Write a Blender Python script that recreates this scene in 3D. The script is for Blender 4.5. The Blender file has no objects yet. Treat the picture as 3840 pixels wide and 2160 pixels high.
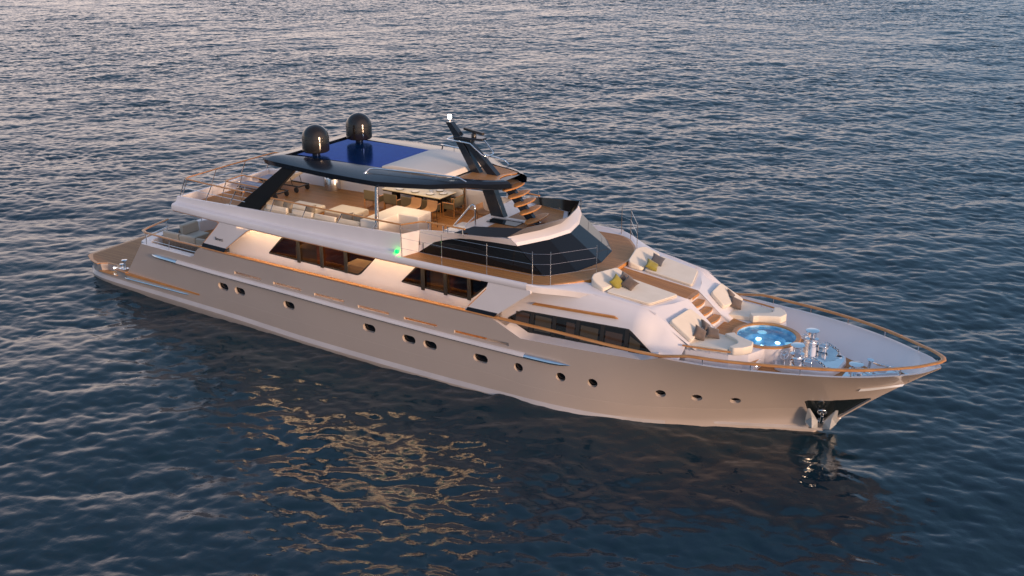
import bpy, math, random
import numpy as np
from mathutils import Vector, Matrix
from mathutils.geometry import tessellate_polygon
R = math.radians
random.seed(4)
sc = bpy.context.scene
col = sc.collection

# ------------------------------------------------------------------ camera, sky, sun
cam_d = bpy.data.cameras.new("camera")
cam_d.sensor_width = 36.0
cam_d.lens = 4439.66 / 3840 * 36
cam_d.clip_end = 20000
cam = bpy.data.objects.new("camera", cam_d)
cam.location = (43.0615, -36.6580, 18.4861)
cam.rotation_euler = (math.pi / 2 - R(19.94983), 0, R(31.71087))
col.objects.link(cam)
sc.camera = cam

SUN_EL, SUN_AZ = R(7), math.atan2(-0.25, 0.97)          # sun ahead of the bow, a little to starboard
sun_vec = Vector((math.cos(SUN_EL) * math.cos(SUN_AZ), math.cos(SUN_EL) * math.sin(SUN_AZ), math.sin(SUN_EL)))
sd = bpy.data.lights.new("sun", 'SUN')
sd.energy = 3.4
sd.angle = R(9)
sd.color = (1.0, 0.66, 0.43)
sun = bpy.data.objects.new("sun", sd)
sun.rotation_euler = sun_vec.to_track_quat('Z', 'Y').to_euler()
col.objects.link(sun)

w = bpy.data.worlds.new("World")
sc.world = w
w.use_nodes = True
nt = w.node_tree
N, L = nt.nodes, nt.links
N.clear()
def nd(t, **k):
    n = N.new(t)
    for a, b in k.items():
        setattr(n, a, b)
    return n
out = nd('ShaderNodeOutputWorld')
bg = nd('ShaderNodeBackground')
tc = nd('ShaderNodeTexCoord')
sep = nd('ShaderNodeSeparateXYZ')
L.new(tc.outputs['Generated'], sep.inputs[0])
ramp = nd('ShaderNodeValToRGB')
L.new(sep.outputs['Z'], ramp.inputs[0])
el = ramp.color_ramp.elements
el[0].position, el[0].color = 0.0, (0.34, 0.42, 0.53, 1)
el[1].position, el[1].color = 1.0, (0.13, 0.20, 0.34, 1)
for p, c in ((0.10, (0.33, 0.44, 0.57)), (0.22, (0.23, 0.39, 0.60)), (0.42, (0.18, 0.32, 0.51)), (0.70, (0.18, 0.29, 0.47))):
    e = el.new(p)
    e.color = (*c, 1)
def lobe(direction, lo, hi, color, src, squash=1.0):
    dot = nd('ShaderNodeVectorMath', operation='DOT_PRODUCT')
    sq = nd('ShaderNodeMapping')
    sq.inputs['Scale'].default_value = (1, 1, squash)
    L.new(tc.outputs['Generated'], sq.inputs[0])
    nm = nd('ShaderNodeVectorMath', operation='NORMALIZE')
    L.new(sq.outputs[0], nm.inputs[0])
    L.new(nm.outputs[0], dot.inputs[0])
    dot.inputs[1].default_value = Vector(direction).normalized()
    mr = nd('ShaderNodeMapRange', interpolation_type='SMOOTHERSTEP')
    L.new(dot.outputs['Value'], mr.inputs[0])
    mr.inputs[1].default_value, mr.inputs[2].default_value = lo, hi
    g = nd('ShaderNodeMix', data_type='RGBA', blend_type='ADD')
    L.new(mr.outputs[0], g.inputs['Factor'])
    L.new(src, g.inputs['A'])
    g.inputs['B'].default_value = (*color, 1)
    return g
glow = lobe(sun_vec, 0.35, 1.0, (0.85, 0.48, 0.29), ramp.outputs[0])              # warm glow round the sun
glow = lobe((-0.85, 0.45, 0.10), 0.35, 0.95, (0.84, 0.52, 0.33), glow.outputs['Result'], 4.4)   # rosy sky opposite
# broken cloud
mp = nd('ShaderNodeMapping')
mp.inputs['Scale'].default_value = (1, 1, 3.5)
L.new(tc.outputs['Generated'], mp.inputs[0])
cn = nd('ShaderNodeTexNoise')
cn.inputs['Scale'].default_value, cn.inputs['Detail'].default_value = 2.6, 7
L.new(mp.outputs[0], cn.inputs['Vector'])
cr = nd('ShaderNodeMapRange')
L.new(cn.outputs[0], cr.inputs[0])
cr.inputs[1].default_value, cr.inputs[2].default_value, cr.inputs[4].default_value = 0.54, 0.72, 0.26
cl = nd('ShaderNodeMix', data_type='RGBA')
L.new(cr.outputs[0], cl.inputs['Factor'])
L.new(glow.outputs['Result'], cl.inputs['A'])
cl.inputs['B'].default_value = (0.74, 0.55, 0.43, 1)
sky = nd('ShaderNodeTexSky', sky_type='NISHITA')
sky.sun_disc = False
sky.sun_elevation = SUN_EL
sky.sun_rotation = math.pi / 2 - SUN_AZ
bg2 = nd('ShaderNodeBackground')
L.new(sky.outputs[0], bg2.inputs[0])
bg2.inputs[1].default_value = 0.02
L.new(cl.outputs['Result'], bg.inputs[0])
bg.inputs[1].default_value = 1.12
add = nd('ShaderNodeAddShader')
L.new(bg.outputs[0], add.inputs[0])
L.new(bg2.outputs[0], add.inputs[1])
L.new(add.outputs[0], out.inputs[0])

vs = sc.view_settings
vs.view_transform, vs.look, vs.gamma, vs.exposure = 'Standard', 'None', 1.0, 0.06

# ------------------------------------------------------------------ materials
def mat(name, color, rough=0.5, metal=0.0, coat=0.0, spec=0.5, emit=None, es=1.0, trans=0.0, ior=1.45, sheen=0.0):
    m = bpy.data.materials.new(name)
    m.use_nodes = True
    b = m.node_tree.nodes['Principled BSDF']
    b.inputs['Base Color'].default_value = (*color, 1)
    b.inputs['Roughness'].default_value = rough
    b.inputs['Metallic'].default_value = metal
    b.inputs['Coat Weight'].default_value = coat
    b.inputs['Coat Roughness'].default_value = 0.04
    b.inputs['Specular IOR Level'].default_value = spec
    b.inputs['Transmission Weight'].default_value = trans
    b.inputs['IOR'].default_value = ior
    b.inputs['Sheen Weight'].default_value = sheen
    if emit:
        b.inputs['Emission Color'].default_value = (*emit, 1)
        b.inputs['Emission Strength'].default_value = es
    return m
def mnodes(m):
    nt = m.node_tree
    return nt, nt.nodes['Principled BSDF'], (lambda t, **k: [setattr(n := nt.nodes.new(t), a, b) for a, b in k.items()] and n or n) if False else None
def mk(m, t, **k):
    n = m.node_tree.nodes.new(t)
    for a, b in k.items():
        setattr(n, a, b)
    return n
def math_n(m, op, a, b=None):
    n = mk(m, 'ShaderNodeMath', operation=op)
    for i, v in enumerate((a, b)):
        if v is None:
            continue
        if isinstance(v, (int, float)):
            n.inputs[i].default_value = v
        else:
            m.node_tree.links.new(v, n.inputs[i])
    return n.outputs[0]
def noise(m, scale, detail=4, vec=None, stretch=None):
    ln = m.node_tree.links
    t = mk(m, 'ShaderNodeTexNoise')
    t.inputs['Scale'].default_value, t.inputs['Detail'].default_value = scale, detail
    g = mk(m, 'ShaderNodeNewGeometry')
    src = g.outputs['Position']
    if stretch:
        p = mk(m, 'ShaderNodeMapping')
        p.inputs['Scale'].default_value = stretch
        ln.new(src, p.inputs[0])
        src = p.outputs[0]
    ln.new(src, t.inputs['Vector'])
    return t
def vary(m, c1, c2, scale, stretch=None, lo=0.35, hi=0.65):
    ln = m.node_tree.links
    t = noise(m, scale, 5, stretch=stretch)
    r = mk(m, 'ShaderNodeMapRange')
    r.inputs[1].default_value, r.inputs[2].default_value = lo, hi
    ln.new(t.outputs[0], r.inputs[0])
    x = mk(m, 'ShaderNodeMix', data_type='RGBA')
    x.inputs['A'].default_value, x.inputs['B'].default_value = (*c1, 1), (*c2, 1)
    ln.new(r.outputs[0], x.inputs['Factor'])
    ln.new(x.outputs['Result'], m.node_tree.nodes['Principled BSDF'].inputs['Base Color'])
    return x
def bump(m, scale, strength, dist, detail=3, stretch=None):
    ln = m.node_tree.links
    t = noise(m, scale, detail, stretch=stretch)
    b = mk(m, 'ShaderNodeBump')
    b.inputs['Strength'].default_value, b.inputs['Distance'].default_value = strength, dist
    ln.new(t.outputs[0], b.inputs['Height'])
    ln.new(b.outputs[0], m.node_tree.nodes['Principled BSDF'].inputs['Normal'])
    return b

WHITE = mat('white_gelcoat', (0.72, 0.69, 0.70), 0.32, coat=0.25)
vary(WHITE, (0.70, 0.67, 0.68), (0.74, 0.71, 0.72), 0.7)
BAND = mat('grey_white_trim', (0.55, 0.53, 0.53), 0.3, coat=0.3)
vary(BAND, (0.64, 0.61, 0.61), (0.68, 0.65, 0.65), 1.0)
HULL = mat('taupe_hull_paint', (0.40, 0.345, 0.305), 0.25, coat=0.6)
vary(HULL, (0.455, 0.39, 0.348), (0.475, 0.408, 0.364), 0.5)
BLACK = mat('black_gloss_paint', (0.012, 0.016, 0.024), 0.2, coat=0.25)
bump(BLACK, 0.8, 0.02, 0.02)
COAM = mat('smoked_acrylic', (0.02, 0.016, 0.014), 0.10, coat=0.2)
CHROME = mat('polished_steel', (0.75, 0.76, 0.78), 0.07, metal=1.0)
vary(CHROME, (0.72, 0.73, 0.75), (0.80, 0.81, 0.82), 3)
STEEL = mat('brushed_steel', (0.62, 0.61, 0.60), 0.22, metal=1.0)
GLASSB = mat('black_glass', (0.008, 0.008, 0.009), 0.03, spec=0.4)
TEAK = mat('varnished_teak', (0.52, 0.24, 0.07), 0.35, coat=0.15)
vary(TEAK, (0.56, 0.27, 0.085), (0.43, 0.18, 0.05), 3.0, stretch=(0.5, 6, 6))
CREAM = mat('cream_fabric', (0.74, 0.68, 0.58), 0.9, sheen=0.3)
vary(CREAM, (0.76, 0.68, 0.56), (0.71, 0.63, 0.51), 2.0)
bump(CREAM, 60, 0.25, 0.004)
BEIGE = mat('beige_sofa_fabric', (0.50, 0.43, 0.34), 0.92, sheen=0.3)
bump(BEIGE, 70, 0.35, 0.004)
TAUPE = mat('taupe_cushion_fabric', (0.17, 0.125, 0.095), 0.9, sheen=0.4)
vary(TAUPE, (0.135, 0.10, 0.08), (0.095, 0.072, 0.06), 6)
bump(TAUPE, 80, 0.4, 0.004)
GREYC = mat('dark_grey_cushion_fabric', (0.075, 0.075, 0.085), 0.9, sheen=0.4)
bump(GREYC, 80, 0.4, 0.004)
MUST = mat('mustard_cushion_fabric', (0.27, 0.23, 0.03), 0.9, sheen=0.4)
vary(MUST, (0.28, 0.24, 0.035), (0.21, 0.18, 0.022), 6)
bump(MUST, 80, 0.4, 0.004)
OLIVE = mat('olive_canvas', (0.17, 0.14, 0.08), 0.9)
bump(OLIVE, 90, 0.3, 0.003)
TAN = mat('tan_woven_seat', (0.45, 0.25, 0.12), 0.85)
bump(TAN, 90, 0.4, 0.004)
BLUEPAD = mat('blue_grey_pad', (0.30, 0.31, 0.38), 0.9)
bump(BLUEPAD, 50, 0.4, 0.004)
DARKM = mat('dark_metal', (0.03, 0.028, 0.026), 0.35, metal=0.6)
RUBBER = mat('black_rubber', (0.02, 0.02, 0.02), 0.7)
ROPE = mat('woven_rope', (0.32, 0.25, 0.20), 0.9)
def rope_weave():
    ln = ROPE.node_tree.links
    t = mk(ROPE, 'ShaderNodeTexVoronoi')
    t.inputs['Scale'].default_value = 28
    g = mk(ROPE, 'ShaderNodeNewGeometry')
    ln.new(g.outputs['Position'], t.inputs['Vector'])
    b = mk(ROPE, 'ShaderNodeBump')
    b.inputs['Strength'].default_value, b.inputs['Distance'].default_value = 0.8, 0.01
    ln.new(t.outputs['Distance'], b.inputs['Height'])
    bs = ROPE.node_tree.nodes['Principled BSDF']
    ln.new(b.outputs[0], bs.inputs['Normal'])
    x = mk(ROPE, 'ShaderNodeMix', data_type='RGBA')
    x.inputs['A'].default_value, x.inputs['B'].default_value = (0.42, 0.34, 0.27, 1), (0.13, 0.10, 0.08, 1)
    ln.new(t.outputs['Distance'], x.inputs['Factor'])
    ln.new(x.outputs['Result'], bs.inputs['Base Color'])
rope_weave()
WOOD = mat('dark_cabin_wood', (0.20, 0.075, 0.025), 0.5)
vary(WOOD, (0.23, 0.09, 0.03), (0.15, 0.055, 0.02), 2, stretch=(1, 1, 8))
CABIN = mat('cabin_lining', (0.33, 0.24, 0.15), 0.7)
MARBLE = mat('cream_stone_top', (0.72, 0.62, 0.42), 0.25)
vary(MARBLE, (0.74, 0.65, 0.45), (0.66, 0.55, 0.36), 4)
CHINA = mat('white_china', (0.8, 0.78, 0.74), 0.15)
GLASS = mat('clear_glass', (1, 1, 1), 0.02, trans=1.0)
LAMPW = mat('warm_lamp', (1, 0.9, 0.7), emit=(1, 0.78, 0.5), es=14)
LAMPC = mat('white_lamp', (1, 1, 1), emit=(1, 1, 1), es=12)
LAMPG = mat('green_lamp', (0.0, 0.8, 0.05), emit=(0.0, 1.0, 0.04), es=6)
LAMPB = mat('pool_lamp', (0.2, 0.5, 0.7), emit=(0.5, 0.88, 1), es=.5)
TUBIN = mat('blue_tub_shell', (0.10, 0.36, 0.62), 0.4)
vary(TUBIN, (0.10, 0.33, 0.55), (0.42, 0.62, 0.74), 4)
INK = mat('black_lettering', (0.02, 0.02, 0.02), 0.4)

def teak_deck(name, axis='Y', dark=1.0, pitch=0.062):
    m = mat(name, (0.3, 0.15, 0.07), 0.55)
    ln = m.node_tree.links
    b = m.node_tree.nodes['Principled BSDF']
    g = mk(m, 'ShaderNodeNewGeometry')
    s = mk(m, 'ShaderNodeSeparateXYZ')
    ln.new(g.outputs['Position'], s.inputs[0])
    v = math_n(m, 'DIVIDE', s.outputs[axis], pitch)
    fr = math_n(m, 'FRACT', v)
    idx = math_n(m, 'FLOOR', v)
    wn = mk(m, 'ShaderNodeTexWhiteNoise', noise_dimensions='1D')
    ln.new(idx, wn.inputs['W'])
    st = (0.6, 14, 1) if axis == 'Y' else (14, 0.6, 1)
    t = noise(m, 2.2, 6, stretch=st)
    mixv = math_n(m, 'ADD', math_n(m, 'MULTIPLY', wn.outputs['Value'], 0.45), math_n(m, 'MULTIPLY', t.outputs[0], 0.75))
    x = mk(m, 'ShaderNodeMix', data_type='RGBA')
    x.inputs['A'].default_value = (0.30 * dark, 0.122 * dark, 0.036 * dark, 1)
    x.inputs['B'].default_value = (0.56 * dark, 0.265 * dark, 0.085 * dark, 1)
    ln.new(mixv, x.inputs['Factor'])
    seam = math_n(m, 'LESS_THAN', fr, 0.13)
    y = mk(m, 'ShaderNodeMix', data_type='RGBA')
    ln.new(seam, y.inputs['Factor'])
    ln.new(x.outputs['Result'], y.inputs['A'])
    y.inputs['B'].default_value = (0.06, 0.035, 0.022, 1)
    ln.new(y.outputs['Result'], b.inputs['Base Color'])
    return m
DECK = teak_deck('laid_teak_deck')
def solar():
    m = mat('solar_cells', (0.01, 0.03, 0.13), 0.16, metal=0.75, spec=0.1)
    ln = m.node_tree.links
    b = m.node_tree.nodes['Principled BSDF']
    g = mk(m, 'ShaderNodeNewGeometry')
    s = mk(m, 'ShaderNodeSeparateXYZ')
    ln.new(g.outputs['Position'], s.inputs[0])
    fx = math_n(m, 'FRACT', math_n(m, 'DIVIDE', s.outputs['X'], 0.165))
    fy = math_n(m, 'FRACT', math_n(m, 'DIVIDE', s.outputs['Y'], 0.165))
    fb = math_n(m, 'FRACT', math_n(m, 'DIVIDE', s.outputs['X'], 0.055))
    line = math_n(m, 'MAXIMUM', math_n(m, 'LESS_THAN', fx, 0.04), math_n(m, 'LESS_THAN', fy, 0.04))
    ax = math_n(m, 'ABSOLUTE', math_n(m, 'SUBTRACT', math_n(m, 'FRACT', math_n(m, 'DIVIDE', s.outputs['X'], 0.66)), 0.5))
    ay = math_n(m, 'ABSOLUTE', math_n(m, 'SUBTRACT', math_n(m, 'FRACT', math_n(m, 'DIVIDE', s.outputs['Y'], 0.66)), 0.5))
    dia = math_n(m, 'LESS_THAN', math_n(m, 'ADD', ax, ay), 0.06)
    bus = math_n(m, 'MULTIPLY', math_n(m, 'LESS_THAN', fb, 0.05), 0.35)
    t = noise(m, 3, 5)
    x = mk(m, 'ShaderNodeMix', data_type='RGBA')
    x.inputs['A'].default_value, x.inputs['B'].default_value = (0.006, 0.040, 0.14, 1), (0.018, 0.095, 0.29, 1)
    ln.new(t.outputs[0], x.inputs['Factor'])
    y = mk(m, 'ShaderNodeMix', data_type='RGBA')
    ln.new(math_n(m, 'MAXIMUM', line, bus), y.inputs['Factor'])
    ln.new(x.outputs['Result'], y.inputs['A'])
    y.inputs['B'].default_value = (0.004, 0.008, 0.03, 1)
    z = mk(m, 'ShaderNodeMix', data_type='RGBA')
    ln.new(dia, z.inputs['Factor'])
    ln.new(y.outputs['Result'], z.inputs['A'])
    z.inputs['B'].default_value = (0.12, 0.13, 0.15, 1)
    ln.new(z.outputs['Result'], b.inputs['Base Color'])
    b.inputs['Specular Tint'].default_value = (.16, .36, .72, 1)
    return m
SOLAR = solar()
def tinted_glass():
    m = bpy.data.materials.new('tinted_window_glass')
    m.use_nodes = True
    n, ln = m.node_tree.nodes, m.node_tree.links
    n.clear()
    o = n.new('ShaderNodeOutputMaterial')
    tr = n.new('ShaderNodeBsdfTransparent')
    tr.inputs[0].default_value = (0.50, 0.42, 0.36, 1)
    gl = n.new('ShaderNodeBsdfGlossy')
    gl.inputs['Roughness'].default_value = 0.02
    gl.inputs[0].default_value = (0.9, 0.95, 1, 1)
    fr = n.new('ShaderNodeLayerWeight')
    pw = n.new('ShaderNodeMath'); pw.operation = 'POWER'
    ln.new(fr.outputs['Facing'], pw.inputs[0])
    pw.inputs[1].default_value = 4
    ad = n.new('ShaderNodeMath'); ad.operation = 'MULTIPLY_ADD'
    ln.new(pw.outputs[0], ad.inputs[0])
    ad.inputs[1].default_value, ad.inputs[2].default_value = 0.8, 0.05
    mx = n.new('ShaderNodeMixShader')
    ln.new(ad.outputs[0], mx.inputs[0])
    ln.new(tr.outputs[0], mx.inputs[1])
    ln.new(gl.outputs[0], mx.inputs[2])
    ln.new(mx.outputs[0], o.inputs[0])
    return m
TINT = tinted_glass()
def water_mat():
    m = mat('sea_water', (0.008, 0.026, 0.040), 0.015, spec=0.5, ior=1.333)
    ln = m.node_tree.links
    b = m.node_tree.nodes['Principled BSDF']
    t1 = noise(m, 2.3, 6, stretch=(1, 1, 0.2))
    t2 = noise(m, 5.0, 4, stretch=(1, 1, 0.2))
    b1 = mk(m, 'ShaderNodeBump')
    b1.inputs['Strength'].default_value, b1.inputs['Distance'].default_value = 0.5, 0.036
    ln.new(t1.outputs[0], b1.inputs['Height'])
    b2 = mk(m, 'ShaderNodeBump')
    b2.inputs['Strength'].default_value, b2.inputs['Distance'].default_value = 0.45, 0.011
    ln.new(t2.outputs[0], b2.inputs['Height'])
    ln.new(b1.outputs[0], b2.inputs['Normal'])
    ln.new(b2.outputs[0], b.inputs['Normal'])
    return m
SEA = water_mat()

# ------------------------------------------------------------------ mesh helpers
class MB:
    def __init__(s):
        s.v, s.f, s.mi = [], [], []
    def add(s, vs, fs, mi=0):
        o = len(s.v)
        s.v += [tuple(map(float, p)) for p in vs]
        s.f += [tuple(i + o for i in f) for f in fs]
        s.mi += [mi] * len(fs)
        return s
    def box(s, x0, x1, y0, y1, z0, z1, mi=0):
        return s.add([(x0, y0, z0), (x1, y0, z0), (x1, y1, z0), (x0, y1, z0), (x0, y0, z1), (x1, y0, z1), (x1, y1, z1), (x0, y1, z1)],
                     [(3, 2, 1, 0), (4, 5, 6, 7), (0, 1, 5, 4), (1, 2, 6, 5), (2, 3, 7, 6), (3, 0, 4, 7)], mi)
    def prism(s, pts, d, mi=0):
        """closed polygon of 3D points swept by vector d"""
        n = len(pts)
        a = [Vector(p) for p in pts]
        b = [p + Vector(d) for p in a]
        return s.add(a + b, [tuple(range(n - 1, -1, -1)), tuple(range(n, 2 * n))] + [(i, (i + 1) % n, n + (i + 1) % n, n + i) for i in range(n)], mi)
    def plan(s, xy, z0, z1, mi=0):
        return s.prism([(x, y, z0) for x, y in xy], (0, 0, z1 - z0), mi)
    def quadstrip(s, A, B, mi=0):
        n = len(A)
        return s.add(list(A) + list(B), [(i, i + 1, n + i + 1, n + i) for i in range(n - 1)], mi)
    def loft(s, secs, closed=False, mi=0, caps=False):
        m = len(secs[0])
        vs = [p for q in secs for p in q]
        fs = []
        for i in range(len(secs) - 1):
            for j in range(m if closed else m - 1):
                k = (j + 1) % m
                fs.append((i * m + j, i * m + k, (i + 1) * m + k, (i + 1) * m + j))
        if caps:
            fs.append(tuple(range(m - 1, -1, -1)))
            fs.append(tuple((len(secs) - 1) * m + j for j in range(m)))
        return s.add(vs, fs, mi)
    def tube(s, pts, r, n=8, closed=False, mi=0, sx=1.0, sz=1.0):
        """swept ellipse; sx widens across, sz up"""
        P = [Vector(p) for p in pts]
        m = len(P)
        secs = []
        for i in range(m):
            a = P[i - 1] if (i or closed) else P[i]
            b = P[(i + 1) % m] if (i < m - 1 or closed) else P[i]
            t = (b - a).normalized()
            up = Vector((0, 0, 1)) if abs(t.z) < 0.92 else Vector((1, 0, 0))
            u = t.cross(up).normalized()
            v = u.cross(t).normalized()
            k = 1.0
            if 0 < i < m - 1 or closed:
                d1 = (P[i] - P[i - 1]).normalized()
                k = 1 / max(0.6, d1.dot(t))
            secs.append([P[i] + u * (math.cos(2 * math.pi * q / n) * r * sx * k) + v * (math.sin(2 * math.pi * q / n) * r * sz) for q in range(n)])
        if closed:
            secs.append(secs[0])
        return s.loft(secs, True, mi, caps=not closed)
    def lathe(s, prof, c=(0, 0, 0), n=32, mi=0, axis=None):
        M = Matrix.Translation(Vector(c))
        if axis is not None:
            M = M @ Vector(axis).to_track_quat('Z', 'Y').to_matrix().to_4x4()
        secs = []
        for r, z in prof:
            secs.append([M @ Vector((r * math.cos(2 * math.pi * q / n), r * math.sin(2 * math.pi * q / n), z)) for q in range(n)])
        return s.loft(secs, True, mi, caps=True)
    def grid(s, f, nu, nv, mi=0):
        return s.loft([[f(i / nu, j / nv) for j in range(nv + 1)] for i in range(nu + 1)], False, mi)
    def build(s, name, mats, parent=None, smooth=35, bevel=0, seg=2, subd=0, fix=True):
        me = bpy.data.meshes.new(name)
        me.from_pydata(s.v, [], s.f)
        mats = mats if isinstance(mats, (list, tuple)) else [mats]
        for m in mats:
            me.materials.append(m)
        if len(mats) > 1:
            me.polygons.foreach_set('material_index', s.mi)
        if fix:
            import bmesh
            bm = bmesh.new()
            bm.from_mesh(me)
            bmesh.ops.remove_doubles(bm, verts=bm.verts, dist=1e-5)
            bmesh.ops.recalc_face_normals(bm, faces=bm.faces)
            bm.to_mesh(me)
            bm.free()
        me.polygons.foreach_set('use_smooth', [True] * len(me.polygons))
        me.set_sharp_from_angle(angle=R(smooth))
        o = bpy.data.objects.new(name, me)
        col.objects.link(o)
        if parent:
            o.parent = parent
        if bevel:
            b = o.modifiers.new('bevel', 'BEVEL')
            b.width, b.segments, b.limit_method, b.angle_limit = bevel, seg, 'ANGLE', R(35)
            b.harden_normals = False
        if subd:
            q = o.modifiers.new('subdivision', 'SUBSURF')
            q.levels = q.render_levels = subd
        return o

def tag(o, label=None, cat=None, group=None, kind=None):
    for k, v in (('label', label), ('category', cat), ('group', group), ('kind', kind)):
        if v:
            o[k] = v
    return o
def thing(name, label, cat, loc=(0, 0, 0), rz=0, group=None):
    o = bpy.data.objects.new(name, None)
    o.empty_display_size = 0.2
    col.objects.link(o)
    o.location = loc
    o.rotation_euler = (0, 0, rz)
    return tag(o, label, cat, group)
def kids(o):
    return [c for c in bpy.data.objects if c.parent == o]
def copy_tree(o, loc=None, rot=None, label=None, parent=None):
    c = o.copy()
    col.objects.link(c)
    if parent:
        c.parent = parent
    if loc is not None:
        c.location = loc
    if rot is not None:
        c.rotation_euler = rot
    if label:
        c['label'] = label
    for k in kids(o):
        copy_tree(k, parent=c)
    return c
def bake(o):
    """apply modifiers of o to its mesh"""
    dg = bpy.context.evaluated_depsgraph_get()
    dg.update()
    me = bpy.data.meshes.new_from_object(o.evaluated_get(dg))
    o.modifiers.clear()
    o.data = me
    return o
def cut(o, cutters):
    for c in cutters:
        b = o.modifiers.new('cut', 'BOOLEAN')
        b.operation, b.solver, b.object = 'DIFFERENCE', 'EXACT', c
    bake(o)
    for c in cutters:
        bpy.data.objects.remove(c, do_unlink=True)
    o.data.polygons.foreach_set('use_smooth', [True] * len(o.data.polygons))
    o.data.set_sharp_from_angle(angle=R(28))
def lamp(name, loc, power, color=(1, 0.72, 0.42), size=0.12, parent=None):
    d = bpy.data.lights.new(name, 'POINT')
    d.energy, d.color, d.shadow_soft_size = power, color, size
    o = bpy.data.objects.new(name, d)
    o.location = loc
    col.objects.link(o)
    if parent:
        o.parent = parent
    return o
def wall_holes(outer, holes, to3d, mb, mi=0, depth=None):
    """flat polygon with holes (2D) placed by to3d"""
    polys = [[Vector((x, y, 0)) for x, y in outer]] + [[Vector((x, y, 0)) for x, y in h] for h in holes]
    tris = tessellate_polygon(polys)
    flat = [p for q in polys for p in q]
    mb.add([to3d(p.x, p.y) for p in flat], [tuple(t) for t in tris], mi)
    if depth:
        for h in holes:
            a = [Vector(to3d(x, y)) for x, y in h]
            b = [p + Vector(depth) for p in a]
            mb.quadstrip(a + [a[0]], b + [b[0]], mi)
    return mb
def rounded(poly, r=0.05, n=4):
    res = []
    m = len(poly)
    for i in range(m):
        p, a, b = Vector(poly[i]), Vector(poly[i - 1]), Vector(poly[(i + 1) % m])
        d1, d2 = (a - p), (b - p)
        k = min(r, d1.length * 0.45, d2.length * 0.45)
        s, e = p + d1.normalized() * k, p + d2.normalized() * k
        for q in range(n + 1):
            t = q / n
            res.append(tuple(s * (1 - t) ** 2 + p * 2 * t * (1 - t) + e * t * t))
    return res

# ------------------------------------------------------------------ hull form
def pch(xs, ys):
    xs = np.array(xs, float); ys = np.array(ys, float); h = np.diff(xs); d = np.diff(ys) / h; m = np.zeros(len(xs))
    m[0], m[-1] = d[0], d[-1]
    for i in range(1, len(xs) - 1):
        if d[i - 1] * d[i] > 0:
            w1 = 2 * h[i] + h[i - 1]; w2 = h[i] + 2 * h[i - 1]
            m[i] = (w1 + w2) / (w1 / d[i - 1] + w2 / d[i])
    def f(x):
        x = min(max(x, xs[0]), xs[-1])
        i = min(max(int(np.searchsorted(xs, x)) - 1, 0), len(xs) - 2)
        t = (x - xs[i]) / h[i]
        return float((1 + 2 * t) * (1 - t) ** 2 * ys[i] + t * (1 - t) ** 2 * h[i] * m[i] + t * t * (3 - 2 * t) * ys[i + 1] + t * t * (t - 1) * h[i] * m[i + 1])
    return f
hb = pch([-1.95, -1.8, -1.14, -.66, 0, 2, 4, 6, 8, 10.5, 13, 18, 23, 26, 28.2, 29.74, 31.26, 32.75, 34.2, 35.5, 36.1, 36.5],
         [1.9, 2.1, 2.48, 2.66, 2.76, 2.9, 3.05, 3.2, 3.35, 3.48, 3.6, 3.72, 3.74, 3.68, 3.54, 3.37, 3.06, 2.63, 2.03, 1.2, .72, .04])
ysc = pch([-1.95, -1.14, -.5, 0, 4, 8, 13.7, 20, 23.4, 25.5, 27.5, 28.5, 30, 31, 32, 32.8, 33.3],
          [1.7, 2.3, 2.48, 2.55, 2.85, 3.12, 3.42, 3.53, 3.48, 3.2, 2.55, 2.1, 1.42, .98, .52, .2, .03])
zc = pch([-1, 0, 4, 8, 13.7, 20, 23.4, 26, 28, 29, 31, 33.3], [.36, .36, .38, .40, .30, .26, .24, .17, .12, .14, .32, .53])
stemz = pch([32.75, 33.3, 33.45, 34.54, 36.19, 36.5], [0, .5, .62, 1.61, 2.94, 3.17])
ztop = pch([-2, 6, 14, 20, 24, 28.2, 30, 31.3, 32.75, 34.2, 35.5, 36.5], [3.05, 3.08, 3.14, 3.14, 3.1, 2.98, 2.98, 3.02, 3.06, 3.09, 3.14, 3.23])
def yside(x, z):
    zt = ztop(x)
    z0, y0 = (zc(x), ysc(x)) if x < 33.3 else (stemz(x) + .03, .03)
    t = max(0.0, (z - z0) / max(zt - z0, 1e-3))
    p = float(np.interp(x, [0, 22, 28, 32, 36], [.8, .8, 1.0, 1.25, 1.25]))
    return y0 + (hb(x) - y0) * t ** p
def ztrue(x):
    if x <= 1.66: return .865
    if x < 3.0: return .865 + (x - 1.66) / 1.34 * 1.645
    if x < 7.0: return float(np.interp(x, [3.0, 6.25, 6.5, 6.72, 6.9, 7.0], [2.51, 2.54, 2.62, 2.9, 3.04, ztop(7.0)]))
    if 21.9 < x < 28.3: return float(np.interp(x, [21.9, 23.05, 27.68, 28.3], [ztop(21.9), 2.6, 2.75, ztop(28.3)]))
    return ztop(x)
def zdeck(x):
    if x <= 2.58: return .862
    if x < 21.5: return 1.95
    return max(2.4 if x > 28.4 else 2.3, min(stemz(x) + .3, ztop(x) - .03) if x > 33.5 else 0)

yacht = thing('motor_yacht', 'large motor yacht with taupe hull, white upper decks and black hardtop', 'yacht')

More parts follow.
